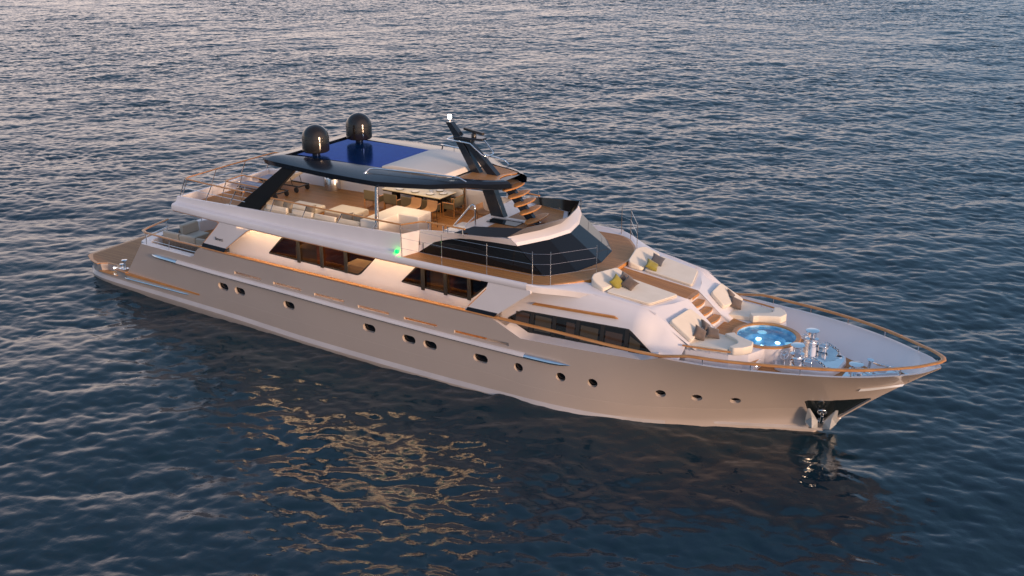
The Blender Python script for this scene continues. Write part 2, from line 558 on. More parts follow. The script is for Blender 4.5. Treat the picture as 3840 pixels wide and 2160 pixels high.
def hull_section(x):
    zt, zd = ztrue(x), zdeck(x)
    zt = max(zt, zd + .003)
    yo = yside(x, zt)
    z00 = zc(x) if x < 33.3 else stemz(x) + .03
    zl = .86 if x < 8 else z00 + .22 * (zt - z00)
    if x < 8: zl = min(zl, zt - .003)
    led = float(np.interp(x, [1.6, 6.55], [.15, .003])) if x < 6.55 else .003
    if x <= 1.66: led = .004
    wing = 1.66 < x < 6.6
    base = yside(x, zl)
    if x < 33.3: yw, zz = ysc(x), zc(x)
    else: yw, zz = .03, stemz(x) + .03
    bw = float(np.interp(x, [-2, 0, 24, 27.6, 28], [.10, .13, .13, .01, 0]))
    yin = max(yo - (.36 if x < 6.9 else .13), .02) if not 22.4 < x < 28.1 else yo - .5
    ydk = yin - .01
    if x > 28.3:
        ydk = min(yin - .005, float(np.interp(x, [28.3, 31.37, 33.18, 33.76, 35.0, 36.5], [3.0, 1.95, 1.12, .8, .2, .006])))
    if x > 2.6 and zd < zt - .1: ydk = min(ydk, yside(x, zd) - .06)
    ydk = max(ydk, .006)
    ztin = zt + (.07 if 22.4 < x < 28.1 else 0)
    pts = [(0, zd), (ydk, zd), (yin, ztin), (yo, zt)]
    for t in (.1, .25, .45, .65, .85):
        z = zt + (zl - zt) * t
        pts.append((yside(x, z) , z))
    pts.append((base, zl + min(.001, (zt - zl) * .08)))
    pts.append((base + led, zl))
    for t in (.4, .75):
        z = zl + (zz - zl) * t
        pts.append((yside(x, z) + led * (1 - t) , z))
    pts.append((yw, zz))
    if x < 32.7:
        f = max(0., min(1., (33 - x) / 3))
        kz = float(np.interp(x, [-2, 29, 32.75], [-1.0, -1.3, -.06]))
        low = float(np.interp(x, [-2, 24, 28, 33], [-.2, -.2, -.1, -.06])) * f
        pts += [(yw + bw, zz - .13 * f - .004), (yw + bw - .012, zz - .22 * f - .008), (max(yw + low, .01), max(-.45, kz * .5)), (0, kz)]
    else:
        s = stemz(x) if x >= 32.75 else -.03
        pts += [(max(yw * .9, .027), min(zz - .01, s + .02 + (zz - s) * .5)), (max(yw * .6, .022), s + .015), (.014, s + .008), (0, s)]
    return pts
xs = sorted(set([-1.95, -1.86, -1.7, -1.5, -1.3, -1.14, -.9, -.66, -.3, 0, .5, 1, 1.655, 1.665, 2, 2.35, 2.575, 2.585, 2.8, 3.0, 3.4] + [4 + .5 * i for i in range(5)] +
                [6.25, 6.4, 6.5, 6.6, 6.72, 6.82, 6.9, 7.0, 7.5] + [8 + i for i in range(14)] + [21.45, 21.55, 21.9, 22.38, 22.42, 22.7, 23.05, 23.5] + [24 + .5 * i for i in range(8)] +
                [27.68, 28.08, 28.12, 28.3, 28.38, 28.42, 28.7, 29] + [29.4 + .4 * i for i in range(8)] + [32.5, 32.69, 32.76, 33, 33.29, 33.31, 33.6, 34, 34.4, 34.8, 35.2, 35.5, 35.8, 36.05, 36.25, 36.4, 36.5]))
secs = []
for x in xs:
    h = hull_section(x)
    secs.append([(x, -y, z) for y, z in h] + [(x, y, z) for y, z in reversed(h[1:-1])])
hm = MB()
m_ = len(secs[0]); n_half = len(hull_section(5))
vsx = [p for q in secs for p in q]
fs, mi = [], []
for i in range(len(secs) - 1):
    for j in range(m_):
        k = (j + 1) % m_
        fs.append((i * m_ + j, i * m_ + k, (i + 1) * m_ + k, (i + 1) * m_ + j))
        jj = j if j < n_half - 1 else m_ - 1 - j
        mi.append(1 if jj < 3 else (2 if jj == n_half - 5 and xs[i] < 27.8 else 0))
hm.v = [tuple(map(float, p)) for p in vsx]
hm.f = fs + [tuple(range(m_ - 1, -1, -1)), tuple((len(secs) - 1) * m_ + j for j in range(m_))]
hm.mi = mi + [0, 0]
CHINE = mat('chine_paint', (0.50, 0.48, 0.49), 0.3, coat=0.3)
vary(CHINE, (0.43, 0.40, 0.39), (0.48, 0.45, 0.44), 1.0)
hull = hm.build('hull', [HULL, WHITE, CHINE], yacht, smooth=28)

def on_hull(x, z, off=0.0, s=-1):
    return Vector((x, s * (yside(x, z) + off), z))
def hull_frame(x, z, s=-1):
    """outward normal of the topside"""
    a = on_hull(x + .05, z, 0, s) - on_hull(x - .05, z, 0, s)
    b = on_hull(x, z + .05, 0, s) - on_hull(x, z - .05, 0, s)
    n = a.cross(b).normalized()
    if n.y * s < 0: n = -n
    return n, a.normalized()
PORTS = [(8.16, 1.57, .31, .165), (9.16, 1.57, .31, .165), (11.99, 1.56, .31, .165), (16.17, 1.5, .31, .165), (18.08, 1.46, .31, .165), (19.06, 1.44, .31, .165), (21.31, 1.41, .31, .165),
         (22.91, 1.42, .185, .175), (24.59, 1.41, .185, .175), (25.78, 1.41, .185, .175), (28.1, 1.36, .185, .175), (29.25, 1.32, .185, .175), (30.43, 1.30, .185, .175)]
def stadium(a, b, n=10):
    """half length a, half height b"""
    pts = []
    for q in range(n + 1):
        t = -math.pi / 2 + math.pi * q / n
        pts.append((a - b + b * math.cos(t), b * math.sin(t)))
    for q in range(n + 1):
        t = math.pi / 2 + math.pi * q / n
        pts.append((-(a - b) + b * math.cos(t), b * math.sin(t)))
    return pts
cutters, panes = [], []
for s in (-1, 1):
    for x, z, a, b in PORTS:
        n, t = hull_frame(x, z, s)
        u = n.cross(t).normalized()
        if u.z < 0: u = -u
        c = on_hull(x, z, 0, s)
        ring = [c + t * px + u * pz + n * .12 for px, pz in stadium(a, b)]
        cutters.append(MB().prism(ring, -n * .26).build('cutter', HULL))
        panes.append((c, t, u, n, a, b))
    # freeing slots above the rub rail
for s in (-1, 1):
    for x0, x1, z0 in ((8.98, 10.52, 2.29), (11.23, 12.76, 2.29), (13.46, 15.0, 2.27), (15.7, 17.22, 2.23), (17.92, 19.43, 2.21), (20.2, 22.55, 2.16)):
        zm = z0 + .135
        rg = [on_hull(x0, zm, .1, s), on_hull(x0 + .0, z0, .1, s), on_hull(x1, z0, .1, s), on_hull(x1, zm, .1, s)]
        cutters.append(MB().prism(rg, (0, -s * .24, .05)).build('cutter', HULL))
# stern step recess, anchor pockets
for s in (-1, 1):
    cutters.append(MB().plan([(-.42, s * 3.2), (.84, s * 3.2), (.84, s * 2.52), (.45, s * 2.36), (-.1, s * 2.36), (-.42, s * 2.6)], .53, 1.2).build('cutter', HULL))
POCK = [(32.50, 1.42), (32.62, 1.52), (33.5, 1.62), (34.44, 1.68), (34.46, 1.62), (33.5, .74), (33.42, .69), (32.66, .40), (32.55, .50)]
for s in (-1, 1):
    rg = [on_hull(x, z, .25, s) for x, z in POCK]
    n, _ = hull_frame(33.0, 1.1, s)
    rg2 = []
    for x, z in POCK:
        rg2.append(on_hull(x, z, 0, s))
    cm = MB()
    ct = [p + n * .25 for p in rg2]
    cb = [p - n * .20 for p in rg2]
    k = len(ct)
    cm.add(ct + cb, [tuple(range(k)), tuple(range(2 * k - 1, k - 1, -1))] + [(i, (i + 1) % k, k + (i + 1) % k, k + i) for i in range(k)])
    cutters.append(cm.build('cutter', HULL))
cut(hull, cutters)

for c, t, u, n, a, b in panes:
    if n.y < 0:
        p = MB()
        d = c - n * .13
        p.prism([d + t * px + u * pz for px, pz in stadium(a * 1.02, b * 1.02)], -n * .01)
        po = p.build('porthole', GLASSB, yacht)
        q = MB()
        ri = [d + n * .012 + t * px + u * pz for px, pz in stadium(a * .99, b * .99)]
        rj = [d + n * .02 + t * px + u * pz for px, pz in stadium(a * .84, b * .80)]
        rk = [p_ - n * .012 for p_ in rj]
        q.quadstrip(ri + [ri[0]], rj + [rj[0]]); q.quadstrip(rj + [rj[0]], rk + [rk[0]])
        q.build('frame', DARKM, po)
for s in (-1, 1):
    n, _ = hull_frame(33.0, 1.1, s)
    p = MB()
    rg = [on_hull(x, z, 0, s) - n * .07 for x, z in POCK]
    cen = sum(rg, Vector()) / len(rg)
    rg = [cen + (q - cen) * 1.0 for q in rg]
    p.add(rg + [cen], [(i, (i + 1) % len(rg), len(rg)) for i in range(len(rg))])
    p.build('anchor_plate', mat('black_steel_plate', (.012, .018, .022), .12, spec=.6), yacht, smooth=60)

# white spray strip at the bow, chrome fairlead, rub rails
for s in (-1, 1):
    p = MB()
    A, B, C_, D = [], [], [], []
    for i in range(25):
        x = 29.2 + (32.97 - 29.2) * i / 24
        y = ysc(x) - .02
        k = min(1, i / 8)
        A.append((x, s * (y + .0), .22 + .0 * k)); B.append((x, s * (y + .035 * k + .01), .19)); C_.append((x, s * (y + .03 * k + .01), .10)); D.append((x, s * (y - .1), .07))
    p.loft([list(q) for q in zip(A, B, C_, D)])
    p.build('spray_rail', CHINE, yacht)
    p = MB()
    top = [(34.28, 2.27), (34.58, 2.29), (34.93, 2.33), (35.22, 2.37), (35.46, 2.42)]
    bot = [(34.22, 2.18), (34.55, 2.20), (34.9, 2.25), (35.18, 2.29), (35.42, 2.35)]
    p.loft([[on_hull(a[0], a[1], .025, s), on_hull(a[0], a[1], -.02, s)] + [on_hull(b[0], b[1], -.02, s), on_hull(b[0], b[1], .11, s)] for a, b in zip(top, bot)], True, caps=True)
    p.build('bow_fairlead', mat('satin_steel', (.78, .80, .82), .3, metal=.4), yacht)
    # main rub rail: white half-round with chrome keel and pointed ends
    p, q = MB(), MB()
    pts, rs = [], []
    for i in range(61):
        x = 3.62 + (25.0 - 3.62) * i / 60
        z = float(np.interp(x, [3.6, 12, 20, 25], [2.12, 2.13, 2.0, 1.95]))
        pts.append((x, z)); rs.append(min(1, (x - 3.62) / .45, (25.0 - x) / .6) ** .5 * .1 + .006)
    sec, sec2 = [], []
    for (x, z), r in zip(pts, rs):
        yb = yside(x, z)
        sec.append([(x, s * (yb - .03 + (r * 1.5 + .02) * math.cos(t)), z + r * math.sin(t)) for t in [math.pi / 2 - math.pi * .72 * k / 7 for k in range(8)]])
        sec2.append([(x, s * (yb - .03 + (r * 1.55 + .022) * math.cos(t)), z + r * 1.03 * math.sin(t)) for t in [-math.pi * .04 - math.pi * .5 * k / 6 for k in range(7)]])
    p.loft(sec[5:-5]); q.loft(sec2[5:-5])
    rr = p.build('rub_rail', BAND, yacht, smooth=50)
    q.build('steel_strip', CHROME, rr, smooth=50)
    for a, b in ((0, 6), (-6, None)):
        e = MB()
        e.loft(sec[a:b]); e.loft(sec2[a:b])
        e.build('end_cap', CHROME, rr, smooth=60)
    p = MB()
    sec = []
    for i in range(31):
        x = 1.5 + 4.32 * i / 30
        z = float(np.interp(x, [1.5, 5.8], [.60, .69]))
        r = min(1, (x - 1.48) / .2, (5.84 - x) / .25) ** .5 * .05
        yb = yside(x, z) + float(np.interp(x, [1.6, 6.5], [.10, 0]))
        sec.append([(x, s * (yb - .02 + r * 1.5 * math.cos(t)), z + r * math.sin(t)) for t in [math.pi / 2 - math.pi * k / 8 for k in range(9)]])
    p.loft(sec)
    p.build('stern_rub_rail', CHROME, yacht, smooth=60)
    # teak ledge beside the wing
    p = MB()
    A = []
    for i in range(21):
        x = 1.68 + 4.84 * i / 20
        led = float(np.interp(x, [1.6, 6.55], [.15, .0]))
        y0 = yside(x, .86)
        A.append([(x, s * (y0 - .01), .875), (x, s * (y0 + led + .012), .875), (x, s * (y0 + led + .012), .80), (x, s * (y0 + led - .02), .80)])
    p.loft(A)
    p.build('teak_ledge', TEAK, yacht)

# ------------------------------------------------------------------ swim platform, cockpit
edge = [(-1.9, 1.9), (-1.8, 2.1), (-1.14, 2.48), (-.66, 2.66), (-.42, 2.70), (-.42, 2.58), (-.12, 2.36), (.47, 2.36), (.84, 2.54), (.84, 2.80), (1.67, 2.88), (1.67, 2.72), (2.57, 2.5)]
def ring(e):
    return [(x, -y) for x, y in e] + [(x, y) for x, y in reversed(e)]
p = MB().plan(ring(edge), .868, .90)
sp = p.build('swim_platform', [TEAK], yacht)
inner = [(-1.72, 1.85), (-1.12, 2.33), (-.62, 2.5), (-.5, 2.48), (-.2, 2.26), (.52, 2.26), (.95, 2.44), (.95, 2.7), (1.62, 2.76), (2.5, 2.36)]
MB().plan(ring(inner), .9, .904).build('laid_planks', teak_deck('weathered_teak_deck', dark=.78, pitch=.11), sp)
for s in (-1, 1):
    MB().plan([(-.42, s * 2.66), (.84, s * 2.72), (.84, s * 2.53), (.45, s * 2.37), (-.1, s * 2.37), (-.42, s * 2.6)], .532, .56).build('step_planks', TEAK, sp)
    b = MB()
    b.box(1.0, 1.42, s * 2.56 - .16, s * 2.56 + .16, .905, .93)
    b.lathe([(.07, 0), (.06, .05), (.05, .3), (.06, .36), (.13, .38), (.13, .41), (.02, .43)], (1.3, s * 2.56, .93), 20)
    b.lathe([(.06, 0), (.045, .04), (.045, .14), (.11, .16), (.11, .18), (.02, .195)], (1.1, s * 2.56, .93), 20)
    b.build('mooring_bollard', CHROME, yacht)
    l = MB().lathe([(.0, 0), (.035, 0), (.035, .012), (0, .014)], (.3, s * 2.37, .72), 14, axis=(0, s, 0))
    l.build('step_lamp', LAMPC, yacht)
# transom wall each side of the companion steps
for s in (-1, 1):
    t = MB()
    t.plan([(2.3, s * .9), (2.62, s * .9), (2.95, s * 2.2), (3.25, s * 2.6), (3.0, s * 2.72), (2.62, s * 2.6), (2.45, s * 2.2)], .87, 2.49)
    t.build('transom_wall', WHITE, yacht, bevel=.03)
st = MB()
for i in range(5):
    st.box(2.0 + i * .2, 2.9, -.88, .88, .87 + i * .2, 1.06 + i * .2)
st.build('companion_steps', WHITE, yacht, bevel=.015)
p = MB()
A, B = [], []
for i in range(20):
    x = 2.62 + (22 - 2.62) * i / 19
    y = yside(x, 2.3) - (.40 if x < 6.9 else .17)
    A.append((x, -y, 1.958)); B.append((x, y, 1.958))
p.quadstrip(A, B)
p.build('main_deck', DECK, yacht)
# cap rail along the bulwark and cockpit guard rail
def rail_bar(name, pts, wd=.075, ht=.028, mat_=TEAK, par=yacht, n=10):
    return MB().tube(pts, 1.0, n, sx=wd, sz=ht).build(name, mat_, par, smooth=50)
for s in (-1, 1):
    pts = [(x, s * (hb(x) - .06), ztop(x) + .05) for x in np.linspace(6.95, 28.3, 60)]
    pts += [(x, s * (hb(x) - .05), ztop(x) + .05 + .19 * min(1, (x - 28.3) / 1.0)) for x in np.linspace(28.5, 34.8, 26)]
    if s < 0:
        port = None
    cap = rail_bar('cap_rail', pts, .095, .045)
    c = [(6.95, s * (hb(6.95) - .06), 3.12), (5.5, s * 3.10, 3.09), (4.2, s * 3.0, 3.08), (3.35, s * 2.92, 3.07), (2.98, s * 2.72, 3.07), (2.85, s * 2.3, 3.07), (2.6, s * .95, 3.07)]
    cr = rail_bar('cockpit_rail', c, .075, .03)
    for a, b in (((3.3, s * 2.9, 2.5), (3.36, s * 2.91, 3.05)), ((4.75, s * 2.95, 2.52), (4.95, s * 3.05, 3.06)), ((2.62, s * 1.05, 2.48), (2.66, s * 1.1, 3.05))):
        MB().tube([a, b], .02, 8).build('stanchion', CHROME, cr)
    MB().tube([(6.5, s * 3.05, 2.75), (4.8, s * 2.97, 2.75), (3.3, s * 2.86, 2.75), (2.9, s * 2.5, 2.75), (2.65, s * 1.05, 2.75)], .01, 6).build('wire', CHROME, cr)
# bow rail round the stem
pts = []
for x in np.linspace(34.6, 36.42, 12):
    pts.append((x, -max(hb(x) - .05, 0.0), ztop(x) + .245 - .0 * x))
bp = [(x, -(hb(x) - .05), ztop(x) + .245) for x in (34.75, 35.0, 35.3, 35.6, 35.85, 36.05)] + [(36.30, -.46, 3.46), (36.48, -.24, 3.475), (36.55, 0, 3.48)]
bp = bp + [(x, -y, z) for x, y, z in reversed(bp[:-1])]
br = rail_bar('bow_rail', bp, .085, .035)
for x in (35.51, 34.19, 32.75, 31.26, 29.74):
    for s in (-1, 1):
        MB().tube([(x, s * (hb(x) - .06), ztop(x) - .01), (x, s * (hb(x) - .06), ztop(x) + .22)], .02, 8).build('stanchion', CHROME, br)
for s in (-1, 1):
    MB().tube([(28.25, s * (hb(28.25) - .06), 2.9), (28.25, s * (hb(28.25) - .06), 3.1)], .02, 8).build('stanchion', CHROME, br)
MB().tube([(36.33, 0, 3.2), (36.36, 0, 3.44)], .02, 8).build('stanchion', CHROME, br)

# ------------------------------------------------------------------ saloon
SY = 2.9
W1 = rounded([(10.53, 3.36), (11.35, 4.2), (16.15, 4.2), (15.35, 3.36), (15.15, 3.25), (14.8, 3.26)], .1)
W2 = rounded([(17.24, 3.38), (18.05, 4.2), (21.4, 4.2), (20.7, 3.52), (20.42, 3.3), (20.1, 3.28)], .1)
sw = MB()
for s in (-1, 1):
    wall_holes([(8.35, 1.96), (22.6, 1.96), (22.6, 4.46), (8.35, 4.46)], [W1, W2], lambda x, z: (x, s * SY, z), sw, depth=(0, -s * .07, 0))
sw.quadstrip([(8.35, -SY, 1.96), (8.35, SY, 1.96)], [(8.35, -SY, 4.46), (8.35, SY, 4.46)])
sal = sw.build('saloon_wall', WHITE, yacht, fix=False)
cab = MB()
cab.quadstrip([(8.5, 2.8, 2.0), (22.5, 2.8, 2.0)], [(8.5, -2.8, 2.0), (22.5, -2.8, 2.0)])
for y in (-.6,):
    cab.quadstrip([(8.5, y, 2.0), (22.5, y, 2.0)], [(8.5, y, 4.4), (22.5, y, 4.4)], 1)
for x in (8.6, 13.0, 16.6, 19.4, 22.4):
    cab.quadstrip([(x, -2.75, 2.0), (x, -.6, 2.0)], [(x, -2.75, 4.4), (x, -.6, 4.4)], 1)
cab.quadstrip([(8.5, -2.84, 4.43), (22.5, -2.84, 4.43)], [(8.5, -.6, 4.43), (22.5, -.6, 4.43)], 0)
cab.box(11.2, 12.9, -2.0, -1.2, 2.0, 3.5, 0)
cab.box(14.2, 16.4, -2.5, -1.7, 2.0, 3.45, 2)
cab.box(18.2, 19.2, -2.3, -1.2, 2.0, 3.9, 0)
cab.build('cabin_interior', [CABIN, WOOD, CREAM], yacht, fix=False)
for s in (-1, 1):
    for W, mull in ((W1, (12.2, 13.4, 14.62)), (W2, (18.3, 19.33, 20.38))):
        f = MB()
        cx = sum(q[0] for q in W) / len(W); cz = sum(q[1] for q in W) / len(W)
        o_ = [(x, s * (SY + .006), z) for x, z in W]
        i_ = [(x + (cx - x) / abs(cx - x + 1e-9) * .05 * min(1, abs(cx - x)), s * (SY + .006), z + (.05 if z < cz else -.05)) for x, z in W]
        f.quadstrip(o_ + [o_[0]], i_ + [i_[0]])
        b_ = [(x, y - s * .06, z) for x, y, z in i_]
        f.quadstrip(i_ + [i_[0]], b_ + [b_[0]])
        win = f.build('window', RUBBER, yacht)
        MB().add([(x, s * (SY - .04), z) for x, z in W], [tuple(range(len(W)))]).build('pane', TINT, win)
        for x in mull:
            MB().box(x - .07, x + .07, s * SY - .055, s * SY - .0, 3.27, 4.25).build('mullion', RUBBER, win)
def area(name, loc, sx, sy, power, color, parent):
    d = bpy.data.lights.new(name, 'AREA')
    d.shape, d.size, d.size_y, d.energy, d.color = 'RECTANGLE', sx, sy, power, color
    o = bpy.data.objects.new(name, d)
    o.location = loc
    col.objects.link(o)
    o.parent = parent
    return o
for x in (9.4, 12.4, 15.4, 18.4):
    MB().box(x, x + 2.9, -3.27, -3.23, 4.445, 4.458).build('side_deck_lamp', LAMPW, yacht)
    area('side_deck_light', (x + 1.45, -3.25, 4.43), 3.0, .36, 21, (1, .55, .24), yacht)
for x in (10.5, 14.5, 18.8):
    lamp('cabin_light', (x, -1.6, 4.2), 22, (1, .62, .3), parent=yacht)

# ------------------------------------------------------------------ fly deck bulwark with ledge
def flytop(x): return float(np.interp(x, [5.4, 8.6, 13, 17.7], [5.0, 5.14, 5.30, 5.48]))
def fly_sec(x, s):
    h = hb(x)
    zt = flytop(x)
    prof = [(.30, 4.46), (.02, 4.46), (-.01, 4.50), (-.01, 4.66), (.015, 4.72), (.07, 4.755), (.16, 4.765), (.24, 4.78), (.30, 4.83), (.325, 4.92), (.345, zt - .02), (.365, zt), (.43, zt), (.44, zt - .03), (.44, 4.57)]
    return [(x, s * (h - a), z) for a, z in prof]
for s in (-1, 1):
    b = MB()
    X = [5.42, 5.5, 6] + [7 + i for i in range(11)] + [17.66]
    b.loft([fly_sec(x, s) for x in X])
    e = fly_sec(17.66, s)[2:]
    b.add(e, [tuple(range(len(e)))])
    b.build('fly_bulwark', WHITE, yacht, smooth=24)
    # ledge forward of the bulwark, round the side deck
    b = MB()
    SEC = []
    for x in np.linspace(17.66, 23.3, 12):
        h = hb(x)
        SEC.append([(x, s * (h - a), z) for a, z in ((.30, 4.46), (.02, 4.46), (-.01, 4.50), (-.01, 4.64), (.02, 4.69), (.09, 4.70), (.20, 4.63), (.30, 4.585), (.38, 4.575))])
    b.loft(SEC)
    b.build('side_deck_ledge', WHITE, yacht, smooth=40)
    # side skin: aft and forward pillars
    tr = MB()
    def skin(x0, x1, lo, hi, n=14):
        X = np.linspace(x0, x1, n)
        A = [(x, s * (hb(x) - .03), lo(x)) for x in X]; B = [(x, s * (hb(x) - .03), hi(x)) for x in X]
        A2 = [(x, y - s * .10, z) for x, y, z in A]; B2 = [(x, y - s * .10, z) for x, y, z in B]
        MB().loft([[a, c, d, e] for a, c, d, e in zip(A, B, B2, A2)], True, caps=True).build('side_pillar', WHITE, yacht, smooth=30)
        return A, B
    I = lambda xa, za: (lambda x: float(np.interp(x, xa, za)))
    A, B = skin(7.12, 10.25, I([7.12, 8.42, 9.9, 10.1, 10.25], [3.2, 3.2, 4.30, 4.41, 4.45]), I([7.12, 8.15, 8.3, 8.35], [3.24, 4.22, 4.40, 4.47]), 30)
    tr.tube([a for a in A if a[0] > 8.4] + [(x, s * (hb(x) - .03), 4.452) for x in np.linspace(10.5, 21.4, 30)], .016, 5)
    tr.tube([(x, s * (hb(x) - .03), 4.452) for x in np.linspace(5.45, 8.2, 8)] + [q for q in reversed(B) if q[0] < 8.35], .013, 5)
    A, B = skin(20.66, 23.45, I([20.66, 21.9, 23.0, 23.45], [3.17, 3.17, 4.02, 4.35]), I([20.66, 20.82, 21.62, 21.70, 21.66, 23.45], [3.2, 3.35, 4.18, 4.3, 4.46, 4.46]), 30)
    tr.tube([q for q in B if 20.8 < q[0] < 21.7], .016, 5)
    tr.build('teak_trim', TEAK, yacht)
    for x0, x1 in ((7.12, 8.5), (20.72, 21.95)):
        q = MB()
        q.prism([(x0, s * (hb(x0) + .0), 3.17), (x1, s * (hb(x1) + .0), 3.17), (x1 + .16, s * (hb(x1) + .0), 3.36), (x0 + .12, s * (hb(x0) + .0), 3.36)], (0, -s * .17, 0))
        q.build('pillar_foot', BLACK, yacht, bevel=.01)
    # underside
b = MB()
X = np.linspace(5.42, 23.3, 30)
b.quadstrip([(x, -(hb(x) - .29), 4.462) for x in X], [(x, hb(x) - .29, 4.462) for x in X])
b.quadstrip([(5.42, -2.8, 4.46), (5.42, 2.8, 4.46)], [(5.42, -2.8, 4.99), (5.42, 2.8, 4.99)])
b.quadstrip([(5.53, -2.7, 4.56), (5.53, 2.7, 4.56)], [(5.53, -2.7, 4.99), (5.53, 2.7, 4.99)])
b.quadstrip([(5.42, -2.8, 4.99), (5.42, 2.8, 4.99)], [(5.53, -2.7, 4.99), (5.53, 2.7, 4.99)])
b.prism([(5.43, -3.14, 4.46), (5.36, -3.12, 4.5), (5.36, -3.1, 4.66), (5.43, -2.9, 4.76)], (0, 6.1, 0))
b.build('fly_deck_shell', WHITE, yacht)
dk = MB()
X = np.linspace(5.53, 17.66, 20)
dk.quadstrip([(x, -(hb(x) - .44), 4.57) for x in X], [(x, hb(x) - .44, 4.57) for x in X])
X = np.linspace(17.66, 18.9, 3)
dk.quadstrip([(x, -2.6, 4.57) for x in X], [(x, 2.6, 4.57) for x in X])
dk.build('fly_deck', DECK, yacht)
UD = [(17.66, 3.34), (19.5, 3.40), (21.5, 3.42), (23.2, 3.40), (23.6, 3.30), (23.95, 3.05), (24.45, 2.42), (24.92, 1.62), (25.02, .8), (25.04, 0)]
ud = MB()
ud.plan([(x, -y) for x, y in UD] + [(x, y) for x, y in reversed(UD[:-1])], 4.45, 4.578)
ut = ud.build('upper_side_deck', TEAK, yacht)
sq = [(17.7, 3.27), (19.5, 3.33), (21.5, 3.35), (23.15, 3.33), (23.52, 3.24), (23.88, 2.98), (24.37, 2.38), (24.83, 1.6), (24.93, .8), (24.95, 0)]
MB().plan([(x, -y) for x, y in sq] + [(x, y) for x, y in reversed(sq[:-1])], 4.578, 4.582).build('laid_planks', DECK, ut)

# ------------------------------------------------------------------ foredeck house
def side_y(z):            # leaning cabin side
    return 3.2 - (z - 2.65) * .19
for s in (-1, 1):
    hs = MB()
    XS = [21.9, 22.6, 23.2, 23.45, 24.0, 24.6, 25.2, 25.8, 26.4, 27.0, 27.35]
    shz = pch([21.9, 23.4, 24.5, 25.5, 26.5, 27.35], [4.46, 4.47, 4.45, 4.42, 4.29, 4.17])
    shy = pch([21.9, 23.2, 23.6, 24.4, 25.2, 26, 27.35], [3.0, 3.0, 2.95, 2.85, 2.72, 2.6, 2.42])
    rows = []
    for x in XS:
        yt, zt = shy(x), shz(x)
        r = [(x, s * 3.24, 2.35), (x, s * side_y(2.66), 2.66), (x, s * side_y(3.2), 3.2), (x, s * side_y(3.7), 3.7)]
        ym = side_y(3.7)
        r += [(x, s * (ym * .72 + yt * .28), 3.7 + (zt - 3.7) * .42), (x, s * (ym * .38 + yt * .62), 3.7 + (zt - 3.7) * .74), (x, s * (yt + .06), zt - .05), (x, s * (yt - .05), zt)]
        rows.append(r)
    # front shoulder rounding down to the foredeck
    for x, drop in ((27.62, .18), (28.02, .44), (28.4, .72), (28.78, 1.0)):
        zt = 4.17 - drop + .02
        k = (x - 27.35) / 1.43
        yt = 2.42 - .05 * k
        r = [(x, s * min(3.24, yside(x, 2.35) - .12), 2.35), (x, s * min(side_y(2.66), yside(x, 2.66) - .12), 2.66)]
        for t in (.3, .55, .75, .9):
            r.append((x, s * (side_y(2.66) + (yt + .06 - side_y(2.66)) * t ** 1.25), 2.66 + (zt - .05 - 2.66) * t))
        zf = 4.12 + (3.05 - 4.12) * (x - 27.2) / 1.92
        r += [(x, s * (yt + .06), zt - .05), (x, s * (yt - .05), zt), (x, s * (yt - .22), zf - .02)]
        rows.append(r)
    for r in rows[:-4]:
        r.append((r[-1][0], r[-1][1] - s * .1, r[-1][2] - .12))
    hs.loft(rows)
    hs.build('house_side', WHITE, yacht, smooth=38)
def topz(x): return float(np.interp(x, [24.3, 25.0, 27.9], [4.50, 4.42, 4.02]))
def front_x(y): return float(np.interp(abs(y), [0, .5, 1.2, 2.1, 2.45], [27.95, 27.93, 27.72, 27.32, 27.2]))
def front_z(y): return topz(front_x(y))
t = MB()
ys = [-2.46, -2.1, -1.5, -1.0, -.47, 0, .47, 1.0, 1.5, 2.1, 2.46]
t.loft([[(24.2 + (front_x(y) - 24.2) * i / 8, y, topz(24.2 + (front_x(y) - 24.2) * i / 8)) for y in ys] for i in range(9)])
for s in (-1, 1):
    xx = [24.2, 24.8, 25.4, 26.0, 26.6, 27.0, 27.35, 27.62]
    t.quadstrip([(x, s * 2.4, min(topz(x), front_z(2.4) if x > 27.3 else 9)) for x in xx], [(x, s * (shy(x) + .03), shz(x) - .025 if x < 27.4 else 4.0) for x in xx])
    yy = [.47, .8, 1.2, 1.6, 2.1, 2.46]
    t.loft([[(front_x(y) + (29.12 - .0 * y - front_x(y)) * k, s * y, front_z(y) + (3.05 - front_z(y)) * k) for y in yy] for k in (0, .08, .3, .6, 1)])
    t.add([(27.9, s * .47, 4.02), (29.12, s * .47, 3.05), (28.4, s * .47, 3.05), (27.7, s * .47, 3.3)], [(0, 1, 2, 3)])
    # lavender shelf joining side deck ledge and house top
    ue = pch([22.9, 23.2, 23.6, 23.95, 24.45, 24.92], [3.38, 3.36, 3.26, 3.0, 2.38, 1.58])
    t.loft([[(x, s * (yo - .03), zo - .22), (x, s * yo, zo), (x, s * (yo - .08), zo + .03), (x, s * (yi + (yo - .08 - yi) * .5), (zo + .03 + zi) / 2), (x, s * yi, zi)]
            for x, yo, zo, yi, zi in ((23.28, 3.74, 4.645, 3.34, 4.568), (23.5, 3.68, 4.62, 3.28, 4.566), (23.8, 3.53, 4.58, 3.10, 4.562), (24.2, 3.28, 4.53, 2.70, 4.555), (24.6, 3.04, 4.48, 2.1, 4.53), (25.0, 2.86, 4.43, 1.9, 4.46), (25.6, 2.66, 4.365, 1.9, topz(25.6) + .01), (26.2, 2.55, 4.285, 2.0, topz(26.2) + .008), (27.0, 2.46, 4.17, 2.1, topz(27) + .006))])
t.build('house_top', WHITE, yacht, smooth=30)
